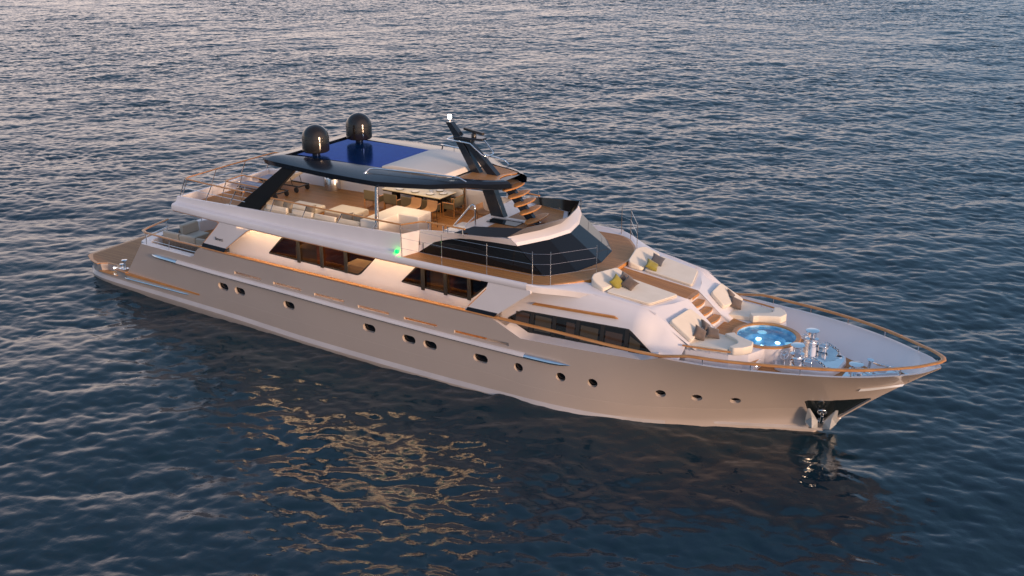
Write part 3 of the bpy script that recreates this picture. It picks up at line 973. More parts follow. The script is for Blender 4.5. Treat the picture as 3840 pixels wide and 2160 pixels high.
# windows of the house
HWp = rounded([(22.15, 3.0), (22.72, 3.40), (26.9, 3.55), (27.02, 3.50), (27.95, 2.86), (27.4, 2.82), (23.06, 2.66), (22.8, 2.70)], .08)
for s in (-1,):
    def P3(x, z, o=.012): return (x, s * (side_y(z) + o), z)
    f = MB()
    cx, cz = 25.0, 3.1
    o_ = [P3(x, z, .014) for x, z in HWp]
    i_ = [P3(x + (.08 if x < cx else -.08), z + (.045 if z < cz else -.045), .014) for x, z in HWp]
    f.quadstrip(o_ + [o_[0]], i_ + [i_[0]])
    hw = f.build('house_window', RUBBER, yacht)
    MB().add([P3(x, z, .008) for x, z in HWp], [tuple(range(len(HWp)))]).build('pane', GLASSB, hw)
    for x in (23.17, 24.07, 25.0, 25.95, 26.88):
        zt_ = float(np.interp(x, [22.72, 26.9], [3.40, 3.55])); zb_ = float(np.interp(x, [23.06, 27.4], [2.66, 2.82]))
        MB().prism([P3(x - .07, zb_, .012), P3(x + .07, zb_, .012), P3(x + .07, zt_, .012), P3(x - .07, zt_, .012)], (0, s * .012, 0)).build('mullion', RUBBER, hw)
    # brown panels laid over the opaque pane, standing in for the warm cabin inside
    for k, (xa, xb) in enumerate(((22.5, 23.05), (23.3, 23.95), (24.55, 24.9), (25.12, 25.8), (26.08, 26.72), (27.0, 27.4))):
        zt_ = min(3.33, float(np.interp(xa, [26.9, 27.9], [3.4, 2.9]))) + .0
        MB().add([P3(xa, 2.78, .0095), P3(xb, 2.80, .0095), P3(xb, min(zt_, float(np.interp(xb, [26.9, 27.9], [3.4, 2.9]))), .0095), P3(xa, zt_, .0095)], [(0, 1, 2, 3)]).build('cabin_view_panel', mat('cabin_view_panel', (.055, .036, .016) if k % 2 else (.05, .024, .012), .35, coat=.6), hw)
    q = MB()
    pa = [(23.12, 3.70), (26.5, 3.88)]
    q.prism([(23.12, s * (side_y(3.72)), 3.68), (23.22, s * side_y(3.75), 3.77), (26.35, s * (side_y(3.85) - .0), 3.90), (26.5, s * side_y(3.85), 3.82)], (0, s * .09, 0))
    q.build('teak_step_rail', TEAK, yacht, bevel=.015)

# walkway between the sun pads, steps
wk = MB()
wk.loft([[(25.0, -.28, topz(25.0) + .012), (25.0, .28, topz(25.0) + .012)], [(26.5, -.37, topz(26.5) + .012), (26.5, .37, topz(26.5) + .012)], [(27.85, -.46, topz(27.85) + .014), (27.85, .46, topz(27.85) + .014)]])
wkb = MB()
wkb.loft([[(25.0, -.33, topz(25) + .008), (25.0, .33, topz(25) + .008)], [(27.9, -.5, topz(27.9) + .008), (27.9, .5, topz(27.9) + .008)],
          [(28.02, -.3, topz(27.9) - .0), (28.02, .3, topz(27.9) - .0)], [(28.02, -.3, topz(27.9) - .1), (28.02, .3, topz(27.9) - .1)]])
wb = wkb.build('foredeck_walkway', TEAK, yacht)
wk.build('laid_planks', DECK, wb)
ri = MB()
for i, (xf, z) in enumerate(((28.23, 3.75), (28.54, 3.52), (28.86, 3.29))):
    q = MB()
    q.plan([(xf - .30, -.44), (xf - .03, -.44), (xf + .03, -.2), (xf + .04, 0), (xf + .03, .2), (xf - .03, .44), (xf - .30, .44)], z - .07, z)
    q.build('foredeck_step', TEAK, yacht, bevel=.012)
    ri.box(xf - .42, xf - .05, -.465, .465, 3.0, z - .072)
ri.box(27.5, 27.9, -.465, .465, 3.0, 3.95)
ri.build('step_riser', WHITE, yacht)

# ------------------------------------------------------------------ foredeck: tub, lounges, windlasses
pf = MB()
po = [(28.5, 2.5), (28.8, 2.55), (30.2, 2.22), (30.75, 1.85), (30.95, 1.3), (31.0, .95)]
for s in (-1, 1):
    pf = MB()
    arc = [(30.69 + 1.1 * math.cos(R(a)), 1.1 * math.sin(R(a))) for a in range(72, 181, 9)]
    pf.plan([(x, s * max(y, .0)) for x, y in po[:-1]] + [(x, s * max(y, .001)) for x, y in arc] + [(28.5, s * .001)], 2.39, 3.045)
    pf.build('lounge_base', WHITE, yacht, smooth=20)
tp = MB()
a0 = [(29.06, -.62), (28.92, -.12), (28.92, .12), (29.06, .62), (29.12, .95), (29.7, .95)]
arc = [(30.69 + 1.13 * math.cos(R(a)), 1.13 * math.sin(R(a))) for a in range(140, 221, 8)]
tp.plan([(29.12, -.95), (28.95, -.45), (28.95, .45), (29.12, .95)] + arc, 3.046, 3.06)
tp.build('tub_surround', DECK, yacht)
for s in (-1, 1):
    sb = MB().plan([(30.2, s * 1.95), (30.98, s * 1.95), (30.98, s * .95), (30.2, s * .95)], 2.40, 2.72).build('foredeck_step_box', WHITE, yacht, bevel=.02)
    MB().plan([(30.3, s * 1.9), (30.94, s * 1.9), (30.94, s * 1.12), (30.3, s * 1.12)], 2.722, 2.735).build('step_planks', TEAK, sb)
    MB().lathe([(0, 0), (.03, 0), (.03, .01), (0, .012)], (30.985, s * 1.6, 2.6), 12, axis=(1, 0, 0)).build('step_lamp', LAMPC, sb)
TC = (30.69, 0, 0)
tub = MB()
tub.lathe([(1.06, 2.4), (1.08, 2.5), (1.12, 2.95), (1.13, 3.06), (1.0, 3.06), (.985, 3.0), (.98, 2.75), (.72, 2.7), (.66, 2.2), (0.0, 2.18)], TC, 64)
tubo = MB().lathe([(1.06, 2.4), (1.08, 2.5), (1.12, 2.95), (1.135, 3.05), (1.13, 3.06)], TC, 64)
tubm = MB()
secs = []
prof = [(1.06, 2.4), (1.08, 2.5), (1.12, 2.95), (1.135, 3.055), (1.0, 3.055)]
prof2 = [(1.0, 3.055), (.99, 3.0), (.985, 2.74), (.72, 2.70), (.66, 2.46), (.02, 2.43)]
def ringv(r, z, n=64): return [(TC[0] + r * math.cos(2 * math.pi * q / n), r * math.sin(2 * math.pi * q / n), z) for q in range(n)]
tubm.loft([ringv(*q) for q in prof], True, 0)
tubm.loft([ringv(*q) for q in prof2], True, 1)
tubo = tubm.build('hot_tub', [WHITE, TUBIN], yacht)
rim = MB().loft([ringv(*q) for q in ((1.0, 3.05), (1.0, 3.085), (1.02, 3.10), (1.15, 3.10), (1.17, 3.085), (1.17, 3.05), (1.14, 3.04))], True)
rim.build('teak_rim', TEAK, tubo)
def wavef(i, j, n=40):
    return 0
wt = MB()
rings = []
rs_ = random.Random(3)
ph = [(rs_.uniform(3, 11), rs_.uniform(0, 6.28), rs_.uniform(0, 6.28)) for _ in range(9)]
for k in range(0, 41):
    r = .005 + .985 * k / 40
    rr = []
    for q in range(96):
        a = 2 * math.pi * q / 96
        x, y = r * math.cos(a), r * math.sin(a)
        z = sum(math.sin(f * (x * math.cos(d) + y * math.sin(d)) + p_) * .006 / (f / 5) for f, d, p_ in ph)
        rr.append((TC[0] + x, y, 3.0 + z))
    rings.append(rr)
wt.loft(rings, True)
TUBW = mat('tub_water', (.55, .85, 1.0), .02, trans=1.0, ior=1.2)
bump(TUBW, 7, .5, .03, 4)
wt.build('tub_water', TUBW, tubo, smooth=180)
for a in (215, 120, 15, -70):
    c = (TC[0] + .80 * math.cos(R(a)), .80 * math.sin(R(a)), 2.72)
    MB().lathe([(0, 0), (.16, 0), (.16, .015), (0, .02)], c, 16).build('tub_lamp', LAMPB, tubo)
for a in (30, 150, 270):
    lamp('tub_light', (TC[0] + .4 * math.cos(R(a)), .4 * math.sin(R(a)), 2.6), 1.6, (.6, .85, 1), .1, parent=tubo)
# teak foredeck planks
fd = MB()
X = [28.9, 29.8, 30.6, 31.37, 32.2, 33.18, 33.76, 34.3]
yd = lambda x: float(np.interp(x, [28.3, 31.37, 33.18, 33.76, 35.0], [3.0, 1.95, 1.12, .8, .2])) - .01
fd.quadstrip([(x, -yd(x), 2.408) for x in X], [(x, yd(x), 2.408) for x in X])
fd.build('foredeck', DECK, yacht)
# windlass plinth
pl = MB()
po = [(31.3, .75), (31.45, 1.18), (31.75, 1.28), (33.05, .93), (33.28, .72), (33.40, .35)]
pg = [(x, -y) for x, y in po] + [(x, y) for x, y in reversed(po)]
pl.plan(pg, 2.40, 2.59)
plo = pl.build('windlass_plinth', WHITE, yacht, bevel=.04, seg=3)
cxp = 32.4
MB().plan([(cxp + (x - cxp) * .94, y * .93) for x, y in pg], 2.592, 2.602).build('steel_plate', CHROME, plo)
def windlass(s):
    y = s * .76
    d = MB()
    d.lathe([(.27, 0), (.27, .16), (.24, .17), (.24, .18), (.25, .19), (.25, .24), (.22, .25), (.19, .30), (.19, .33), (.235, .36), (.24, .40), (.18, .43), (.15, .46), (.15, .60), (.19, .64), (.235, .66), (.235, .685), (.1, .70), (0, .70)], (32.05, y, 2.602), 36)
    o = d.build('windlass', CHROME, yacht, smooth=40)
    h = MB().plan([(32.3, y - .16), (32.62, y - .16), (32.62, y + .1), (32.3, y + .1)], 2.6, 2.86)
    h.build('gear_housing', CHROME, o, bevel=.06, seg=4)
    wl = MB()
    ax = Vector((-.35, s * -.1 if s > 0 else -.75, .55)).normalized() if s < 0 else Vector((-.1, 0, 1)).normalized()
    c = Vector((31.70, s * 1.01, 2.93))
    u = ax.cross(Vector((0, 0, 1)) if abs(ax.z) < .9 else Vector((1, 0, 0))).normalized(); v = ax.cross(u)
    wl.tube([c + (u * math.cos(2 * math.pi * q / 24) + v * math.sin(2 * math.pi * q / 24)) * .145 for q in range(24)], .014, 8, True)
    for q in range(3):
        a = 2 * math.pi * q / 3
        wl.tube([c, c + (u * math.cos(a) + v * math.sin(a)) * .145], .012, 6)
    wl.lathe([(.03, -.02), (.035, .0), (.03, .025)], c, 12, axis=ax)
    wl.tube([c, (c.x + .02, c.y - s * .02, 2.6)], .022, 8)
    wl.build('brake_wheel', CHROME, o, smooth=60)
    cp = MB()
    for dy in (-.09, .09):
        cp.prism([(32.68, y + dy - .01, 2.602), (33.02, y + dy - .01, 2.602), (33.0, y + dy - .01, 2.72), (32.9, y + dy - .01, 2.80), (32.62, y + dy - .01, 2.92), (32.56, y + dy - .01, 2.94), (32.6, y + dy - .01, 2.76)], (0, .02, 0))
    cp.build('chain_stopper', CHROME, o)
    ch = MB()
    path = [(32.05 + .25, y - .0, 2.84), (32.55, y, 2.93), (32.85, y, 2.85), (32.98, y, 2.74), (33.08, y, 2.62)]
    for a, b in zip(path[:-1], path[1:]):
        a, b = Vector(a), Vector(b)
        n = max(2, int((b - a).length / .07))
        for i in range(n):
            c = a.lerp(b, (i + .5) / n); tdir = (b - a).normalized()
            side = Vector((0, 1, 0)) if i % 2 else tdir.cross(Vector((0, 1, 0)))
            ch.tube([c + tdir * .05 * math.cos(2 * math.pi * q / 10) + side * .03 * math.sin(2 * math.pi * q / 10) for q in range(10)], .011, 5, True)
    ch.build('chain', CHROME, o, smooth=60)
    hp = MB().lathe([(.13, .0), (.13, .012), (.10, .016), (.09, .004), (0, .003)], (33.08, y * .8, 2.602), 24)
    hp.build('chain_pipe', [CHROME], o)
    MB().lathe([(.088, .0), (0, .001)], (33.08, y * .8, 2.613), 20).build('pipe_mouth', RUBBER, o)
for s in (-1, 1):
    windlass(s)
bc = MB()
bc.plan([(33.55, -.55), (34.9, -.25), (34.9, .25), (33.55, .55)], 2.41, 2.43)
bc.lathe([(.24, 0), (.24, .06), (.2, .09), (.15, .14), (.15, .24), (.2, .28), (.24, .30), (.24, .32), (.1, .335), (0, .335)], (33.85, -.05, 2.43), 32)
bco = bc.build('bow_capstan', CHROME, yacht, smooth=40)
for (x, y, h) in ((34.15, .35, .42), (34.3, -.25, .2)):
    MB().lathe([(.06, 0), (.05, .02), (.045, h - .05), (.12, h - .02), (.12, h), (0, h + .01)], (x, y, 2.42), 18, axis=(.12, -.1 * y, 1)).build('bollard', CHROME, bco)
for s in (-1, 1):
    rl = MB()
    for d in (0, .12):
        rl.tube([(34.25 + d, s * (.66 - d * .5), 2.62), (35.1 + d, s * (.22 - d * .5) , 2.76)], .045, 10)
    rl.build('bow_roller', CHROME, yacht)
MB().plan([(34.85, -.3), (35.6, -.12), (35.6, .12), (34.85, .3)], 2.55, 2.72).build('bow_roller_bed', CHROME, yacht, bevel=.02)

# anchors in their pockets
def anchor(s):
    n, tv = hull_frame(32.98, 1.0, s)
    up = Vector((0, 0, 1)); up = (up - n * up.dot(n)).normalized()
    c = on_hull(32.98, .98, .05, s)
    def q(a, b, d): return c + tv * a + up * b + n * d
    sh = MB()
    sh.prism([q(-.045, -.42, .10), q(.045, -.42, .10), q(.045, .10, .10), q(-.045, .10, .10)], n * .16)
    o = sh.build('anchor', CHROME, yacht, bevel=.01)
    MB().tube([q(.14 * math.cos(t), .02 + .14 * math.sin(t), .05) for t in [2 * math.pi * k / 20 for k in range(20)]], .035, 8, True).build('hawse_ring', CHROME, o, smooth=60)
    cr_ = MB()
    cr_.prism([q(-.11, -.50, .06), q(.11, -.50, .06), q(.11, -.36, .06), q(-.11, -.36, .06)], n * .14)
    cr_.build('crown', CHROME, o, bevel=.02)
    for k in (-1, 1):
        f = MB()
        tip = q(k * .50, .30, .10); tip2 = q(k * .42, .31, .10)
        f.add([q(k * .10, -.30, .22), q(k * .08, -.62, .34), q(k * .36, -.70, .32), q(k * .52, -.40, .24), tip, tip2, q(k * .29, -.40, .46), q(k * .33, -.05, .22),
               q(k * .1, -.50, .06), q(k * .38, -.56, .06)],
              [(0, 1, 6), (1, 2, 6), (2, 3, 6), (3, 7, 6), (6, 7, 0), (3, 4, 7), (4, 5, 7), (5, 0, 7), (0, 8, 1), (1, 8, 9, 2), (2, 9, 3), (3, 9, 4), (4, 9, 8, 5), (5, 8, 0)])
        f.build('fluke', mat('anchor_steel', (.9, .9, .88), .2, metal=.6), o, smooth=10)
for s in (-1, 1):
    anchor(s)

# ------------------------------------------------------------------ wheelhouse and helm deck
wh = MB()
for s in (-1, 1):
    # cross wall and white side wall
    wh.quadstrip([(17.68, s * 3.30, 4.57), (17.85, s * 2.56, 4.57)], [(17.68, s * 3.34, 5.47), (18.08, s * 2.75, 5.53)])
    top = [(18.08, 2.75, 5.53), (18.8, 2.74, 5.60), (19.6, 2.72, 5.66), (20.2, 2.72, 5.68), (21.0, 2.64, 5.72), (21.92, 2.52, 5.76)]
    # window cut line (lower edge of white)
    low = [(17.85, 2.57, 4.86), (18.6, 2.55, 5.10), (19.2, 2.54, 5.30), (19.7, 2.53, 5.42), (20.2, 2.52, 5.47), (21.0, 2.46, 5.49), (22.09, 2.40, 5.50)]
    T = lambda t: (float(np.interp(t, [i / 5 for i in range(6)], [q[0] for q in top])), s * float(np.interp(t, [i / 5 for i in range(6)], [q[1] for q in top])), float(np.interp(t, [i / 5 for i in range(6)], [q[2] for q in top])))
    Lw = lambda t: (float(np.interp(t, [i / 6 for i in range(7)], [q[0] for q in low])), s * float(np.interp(t, [i / 6 for i in range(7)], [q[1] for q in low])), float(np.interp(t, [i / 6 for i in range(7)], [q[2] for q in low])))
    A = [T(i / 24) for i in range(25)]; B = [Lw(i / 24) for i in range(25)]
    wh.quadstrip(A, B)
    wh.quadstrip(A, [(x, y - s * .1, z + .0) for x, y, z in A])
    wh.add([(17.85, s * 2.56, 4.575), (17.85, s * 2.57, 4.86), (18.6, s * 2.56, 5.10), (18.6, s * 2.56, 4.575)][:3], [(0, 1, 2)])
    g = MB()
    bl = [(17.85 + (23.2 - 17.85) * i / 24, s * (2.55 - .1 * i / 24), 4.58) for i in range(25)]
    g.quadstrip([(x, y - s * .012, z) for x, y, z in B], bl)
    g.build('wheelhouse_side_glass', GLASSB, yacht)
    if s < 0:
        d = MB()
        d.tube([(18.1, -2.575, 4.62), (18.1, -2.575, 4.98), (18.2, -2.575, 5.03)], .012, 5)
        d.tube([(20.9, -2.50, 4.6), (20.9, -2.46, 5.46)], .014, 5)
        d.build('door_edge', DARKM, yacht)
PB = [(23.24, 2.45), (23.99, 1.38), (24.27, 0)]
PT = [(22.12, 2.40), (22.70, 1.12), (22.95, 0)]
PO = [(21.92, 2.52), (22.50, 1.12), (22.72, .0)]
PI_ = [(21.80, 2.40), (22.36, 1.06), (22.58, 0)]
def full(a): return [(x, -y) for x, y in a] + [(x, y) for x, y in reversed(a[:-1])]
b_, t_, o_, i_ = full(PB), full(PT), full(PO), full(PI_)
ws = []
for k in range(4):
    q = MB()
    q.add([(*b_[k], 4.585), (*b_[k + 1], 4.585), (*t_[k + 1], 5.50), (*t_[k], 5.50)], [(0, 1, 2, 3)])
    q.build('windscreen_pane', GLASSB, yacht)
# brow: white visor above the windscreen, two facets
wh.quadstrip([(*p_, 5.50) for p_ in t_], [(*p_, 5.62) for p_ in [(x - .06, y) for x, y in t_]])
wh.quadstrip([(*p_, 5.62) for p_ in [(x - .06, y) for x, y in t_]], [(*p_, 5.80) for p_ in [(x - .17, y * .99) for x, y in o_]])
for s in (-1, 1):
    wh.add([(22.12, s * 2.40, 5.50), (22.06, s * 2.40, 5.62), (21.75, s * 2.5, 5.80), (21.92, s * 2.52, 5.76)], [(0, 1, 2, 3)])
wh.build('wheelhouse_shell', WHITE, yacht, smooth=20)
# smoked coaming
cm = MB()
oc = [(x - .17, y * .99) for x, y in o_]
tf = [(22.2, -2.1), (22.57, -1.2), (22.86, 0), (22.57, 1.2), (22.2, 2.1)]
for s in (-1, 1):
    cm.loft([[(19.6, s * 2.70, 5.66), (19.6, s * 2.66, 5.67), (19.6, s * 2.62, 5.64)], [(20.0, s * 2.70, 5.68), (20.22, s * 2.32, 5.91), (20.2, s * 2.27, 5.62)],
             [(21.0, s * 2.63, 5.73), (21.2, s * 2.22, 6.0), (21.15, s * 2.15, 5.62)], [(21.76, s * 2.49, 5.79), (22.2, s * 2.1, 6.09), (21.75, s * 2.02, 5.62)]])
cm.quadstrip([(*p_, 5.79) for p_ in oc], [(*p_, 6.09) for p_ in tf])
cm.quadstrip([(x - .03, y, 5.79) for x, y in oc], [(x - .03, y, 6.09) for x, y in tf])
cm.quadstrip([(x - .03, y, 6.09) for x, y in tf], [(*p_, 6.09) for p_ in tf])
cm.quadstrip([(x - .03, y, 5.79) for x, y in oc], [(x - .1, y * .95, 5.62) for x, y in oc])
cm.build('helm_coaming', COAM, yacht, smooth=30)
hd = MB()
hd.plan([(19.25, -2.45), (21.6, -2.3), (22.2, -1.05), (22.4, 0), (22.2, 1.05), (21.6, 2.3), (19.25, 2.45)], 5.50, 5.61)
hd.box(18.95, 19.6, -2.42, -1.2, 4.575, 5.60); hd.box(18.95, 19.6, 1.2, 2.42, 4.575, 5.60)
for i in range(3):
    hd.box(18.45 + .25 * i, 19.3, -1.15, 1.15, 4.575, 4.9 + .23 * i)
hdo = hd.build('helm_deck', WHITE, yacht, bevel=.02)
MB().plan([(20.15, -2.2), (21.55, -2.0), (22.05, -1.0), (22.22, 0), (22.05, 1.0), (21.55, 2.0), (20.15, 2.3)], 5.611, 5.618).build('laid_planks', DECK, hdo)
MB().plan([(19.75, -.78), (21.05, -.78), (21.05, -.22), (19.75, -.22)], 5.62, 5.64).build('skylight', GLASSB, hdo)
MB().plan([(19.6, -.2), (21.1, -.2), (21.1, -.05), (19.6, -.05)], 5.62, 5.68).build('kerb', WHITE, hdo)
MB().box(18.7, 19.25, -1.0, 1.1, 4.58, 4.59)
hr = MB()
hr.tube([(18.6, -1.62, 5.1), (18.85, -1.6, 5.55), (19.6, -1.6, 6.42), (19.7, -1.6, 6.48), (19.78, -1.6, 6.44), (19.8, -1.6, 6.3), (19.8, -1.6, 5.6)], .03, 10)
hr.tube([(19.1, -1.6, 5.35), (19.8, -1.6, 6.06)], .018, 8)
hr.build('helm_handrail', CHROME, yacht, smooth=60)

# upper deck wire guard rail, both sides
for s in (-1, 1):
    posts = [(17.67, 3.36), (19.55, 3.44), (21.5, 3.46), (23.35, 3.42), (23.9, 3.12), (24.9, 1.62)]
    wr = MB()
    for z in (.36, .76, 1.13):
        wr.tube([(x, s * y, 4.57 + z) for x, y in posts], .005, 5)
    wro = wr.build('wire_guard_rail', STEEL, yacht)
    for x, y in posts:
        hgt = 1.30 if x < 18 else 1.21
        MB().tube([(x, s * y, 4.56), (x, s * y, 4.57 + hgt)], .013, 8).build('stanchion', STEEL, wro)

# fly deck teak rail
for s in (-1, 1):
    def fy(x): return s * (hb(x) - .40)
    segs = [[(x, fy(x - .3), 5.83) for x in np.linspace(6.1, 9.55, 10)], [(x, fy(x - .3), 5.82) for x in np.linspace(11.1, 17.4, 14)] + [(17.68, s * 3.32, 5.83), (17.95, s * 3.0, 5.85), (18.15, s * 2.80, 5.88), (18.35, s * 2.74, 5.89)],
            [(18.42, s * 2.73, 5.89), (19.2, s * 2.70, 5.88)], [(19.26, s * 2.70, 5.88), (20.05, s * 2.66, 5.86)]]
    if s > 0:
        segs[0] = [(x, fy(x - .3), 5.83) for x in np.linspace(6.1, 12, 14)]
    for sg in segs:
        o = rail_bar('fly_rail', sg, .055, .03)
        if sg is segs[0]:
            for x in (7.2, 8.65):
                MB().tube([(x, fy(x), flytop(x) - .01), (x + .45, fy(x + .2), 5.81)], .02, 8).build('stanchion', CHROME, o)
            MB().tube([(x, fy(x - .1), 5.42) for x in np.linspace(5.8, 9.6, 8)], .009, 6).build('wire', CHROME, o)
        elif sg is segs[1]:
            for x in (11.0, 12.75, 14.55, 16.3):
                MB().tube([(x, fy(x), flytop(x) - .01), (x + .28, fy(x + .2), 5.80)], .02, 8).build('stanchion', CHROME, o)
        else:
            for x in (sg[0][0] + .06, sg[-1][0] - .06):
                MB().tube([(x, sg[0][1], 5.60), (x, sg[0][1], 5.87)], .022, 8).build('stanchion', CHROME, o)
ar = rail_bar('aft_fly_rail', [(6.1, -2.77, 5.83), (5.98, -2.72, 5.84), (5.92, -2.6, 5.84), (5.88, 0, 5.84), (5.92, 2.6, 5.84), (5.98, 2.72, 5.84), (6.1, 2.77, 5.83)], .055, .03)
for y in (-2.7, -2.55, -.9, .9, 2.6):
    MB().tube([(5.48, y, 4.98), (5.9, y, 5.82)], .02, 8).build('stanchion', CHROME, ar)
MB().tube([(5.68, -2.6, 5.42), (5.66, 0, 5.42), (5.68, 2.6, 5.42)], .009, 6).build('wire', CHROME, ar)
# rail round the stairwell in the fly deck
sw_ = rail_bar('stairwell_rail', [(8.7, -1.12, 5.44), (6.7, -1.11, 5.44), (6.57, -1.04, 5.44), (6.48, -.04, 5.44), (6.6, .03, 5.44), (8.1, 0, 5.44)], .05, .028)
for x, y in ((6.62, -1.08), (6.52, 0), (7.8, -1.12), (7.8, 0)):
    MB().tube([(x - .38, y, 4.57), (x, y, 5.42)], .02, 8).build('stanchion', CHROME, sw_)
for z in (4.87, 5.15):
    MB().tube([(8.7, -1.12, z), (6.55 - (5.44 - z) * .45, -1.08, z), (6.5 - (5.44 - z) * .45, 0, z), (8.1, 0, z)], .009, 6).build('wire', CHROME, sw_)
MB().plan([(7.0, -2.5), (9.1, -2.6), (9.1, -1.5), (7.0, -1.5)], 4.575, 4.60).build('stairwell_hatch', CREAM, yacht, bevel=.01)

# ------------------------------------------------------------------ hardtop
HO = [(10.28, 0), (10.25, 1.6), (10.22, 2.50), (10.5, 2.62), (11.2, 2.72), (13.45, 2.97), (15.6, 3.04), (16.3, 3.03), (17.2, 2.72), (18.2, 2.34), (19.25, 1.45), (19.95, 1.20), (20.42, .86), (20.72, .58)]
HI = [(11.0, 0), (10.98, 1.5), (10.95, 2.02), (11.1, 2.0), (11.9, 1.86), (13.45, 1.78), (15.3, 1.68), (16.3, 1.64), (17.2, 1.60), (18.2, 1.50), (19.0, 1.18), (19.75, .98), (20.2, .78), (20.40, .60)]
ht = MB()
for s in (-1, 1):
    rows = []
    for (xo, yo), (xi, yi) in zip(HO, HI):
        k = 0 if xo < 16 else min(1, (xo - 16) / 3)
        rows.append([(xi, s * yi, 7.22), (xi, s * yi, 7.34 - .06 * k), (xo + (xi - xo) * .35, s * (yo + (yi - yo) * .35), 7.32 - .06 * k), (xo, s * yo, 7.20 - .02 * k), (xo + (.05 if xo < 10.6 else .02), s * (yo - .06), 7.00), (xo + (xi - xo) * .5, s * (yo + (yi - yo) * .5), 6.94), (xi, s * yi, 6.95)])
    ht.loft(rows)
    ht.quadstrip([(x, s * y, 7.22) for x, y in HI], [(x, 0, 7.22) for x, y in HI])
    ht.quadstrip([(x, s * y, 6.95) for x, y in HI], [(x, 0, 6.95) for x, y in HI], 1)
hto = ht.build('hardtop', [BLACK, mat('hardtop_lining', (.30, .23, .17), .5)], yacht, smooth=25)
MB().box(11.35, 15.5, -1.70, 1.70, 7.222, 7.34).build('solar_panel', SOLAR, hto)
hp = MB()
hp.loft([[(15.5, -1.66, 7.25), (15.55, -1.62, 7.40), (16.0, -1.6, 7.47), (17.0, -1.56, 7.46), (18.35, -1.42, 7.40), (18.5, -1.4, 7.25)],
         [(15.5, 1.66, 7.25), (15.55, 1.62, 7.40), (16.0, 1.6, 7.47), (17.0, 1.56, 7.46), (18.35, 1.42, 7.40), (18.5, 1.4, 7.25)]], caps=True)
hp.build('roof_hatch', mat('white_canvas', (.74, .67, .59), .8), hto, smooth=20, bevel=.03)
tk = MB()
TK = [(18.72, 1.22), (19.2, 1.10), (19.8, .92), (20.2, .78), (20.24, .62)]
arcx = [(20.24 - .22 * math.cos(R(a)), .5 * math.sin(R(a))) for a in range(80, -81, -16)]
tk.plan([(x, -y) for x, y in TK][::1] + [(x, -y) for x, y in [(a, b) for a, b in arcx]] + [(x, y) for x, y in reversed(TK)], 7.225, 7.255)
tko = tk.build('mast_deck', TEAK, hto)
TK2 = [(18.76, 1.14), (19.2, 1.02), (19.75, .86), (20.08, .74)]
arc2 = [(20.10 - .22 * math.cos(R(a)), .5 * math.sin(R(a))) for a in range(76, -77, -19)]
MB().plan([(x, -y) for x, y in TK2] + [(x, -y) for x, y in arc2] + [(x, y) for x, y in reversed(TK2)], 7.255, 7.26).build('laid_planks', DECK, tko)
for s in (-1, 1):
    g = MB()
    pts = [(15.45, s * 2.62, 7.28), (15.55, s * 2.36, 7.45), (15.8, s * 2.28, 7.47), (17.3, s * 1.98, 7.46), (18.6, s * 1.70, 7.44), (19.0, s * 1.6, 7.42), (19.12, s * 1.58, 7.40), (19.36, s * 1.5, 7.27)]
    g.tube(pts, .028, 10)
    go = g.build('grab_rail', CHROME, hto, smooth=60)
    for x, y in ((16.3, 2.18), (17.2, 2.0), (18.2, 1.79)):
        MB().tube([(x, s * y, 7.28), (x, s * y, 7.45)], .014, 6).build('stanchion', CHROME, go)
    # raked aft arch leg
    a = MB()
    a.loft([[(8.95, s * 2.98, 5.08), (10.25, s * 3.06, 5.12), (10.25, s * 2.90, 5.12), (8.95, s * 2.82, 5.08)], [(11.35, s * 2.68, 6.99), (12.05, s * 2.72, 6.98), (12.05, s * 2.50, 6.98), (11.35, s * 2.46, 6.99)]], True, caps=True)
    a.build('arch_leg', mat('matt_black_panel', (.006, .006, .007), .5, spec=.2), yacht, bevel=.015)
    MB().tube([(16.2, s * 3.1, 4.57), (16.2, s * 3.0, 6.99)] if s > 0 else [(16.33, -3.08, 5.2), (16.33, -2.98, 6.99)], .075, 20).build('support_post', CHROME, yacht, smooth=60)
for x, y in ((12.5, -1.2), (12.5, 1.2), (14.5, -1.5), (14.5, 1.4), (16.6, -1.2), (16.6, 1.2)):
    MB().lathe([(0, 0), (.06, 0), (.06, .012), (0, .014)], (x, y, 6.93), 14).build('ceiling_lamp', LAMPW, hto)
    area('ceiling_light', (x, y, 6.90), 1.6, 1.2, 20, (1, .72, .46), hto)
# radomes
def radome(s):
    c = (12.06, s * 1.37, 0)
    d = MB().lathe([(.0, 7.50), (.50, 7.50), (.535, 7.53), (.54, 7.57), (.54, 8.03)] + [(.535 * math.cos(R(a)), 8.045 + .52 * math.sin(R(a))) for a in (0, 9, 18, 27, 36, 45, 54, 63, 72, 81, 87)] + [(0, 8.566)], c, 48)
    o = d.build('radome', mat('dark_bronze_dome', (.014, .012, .011), .10, coat=.15), yacht, smooth=30)
    MB().lathe([(.24, 7.3), (.16, 7.34), (.16, 7.50), (0, 7.50)], c, 24).build('pedestal', BLACK, o)
    MB().lathe([(.543, 8.025), (.546, 8.035), (.541, 8.045)], c, 48).build('seam_ring', RUBBER, o)
for s in (-1, 1):
    radome(s)
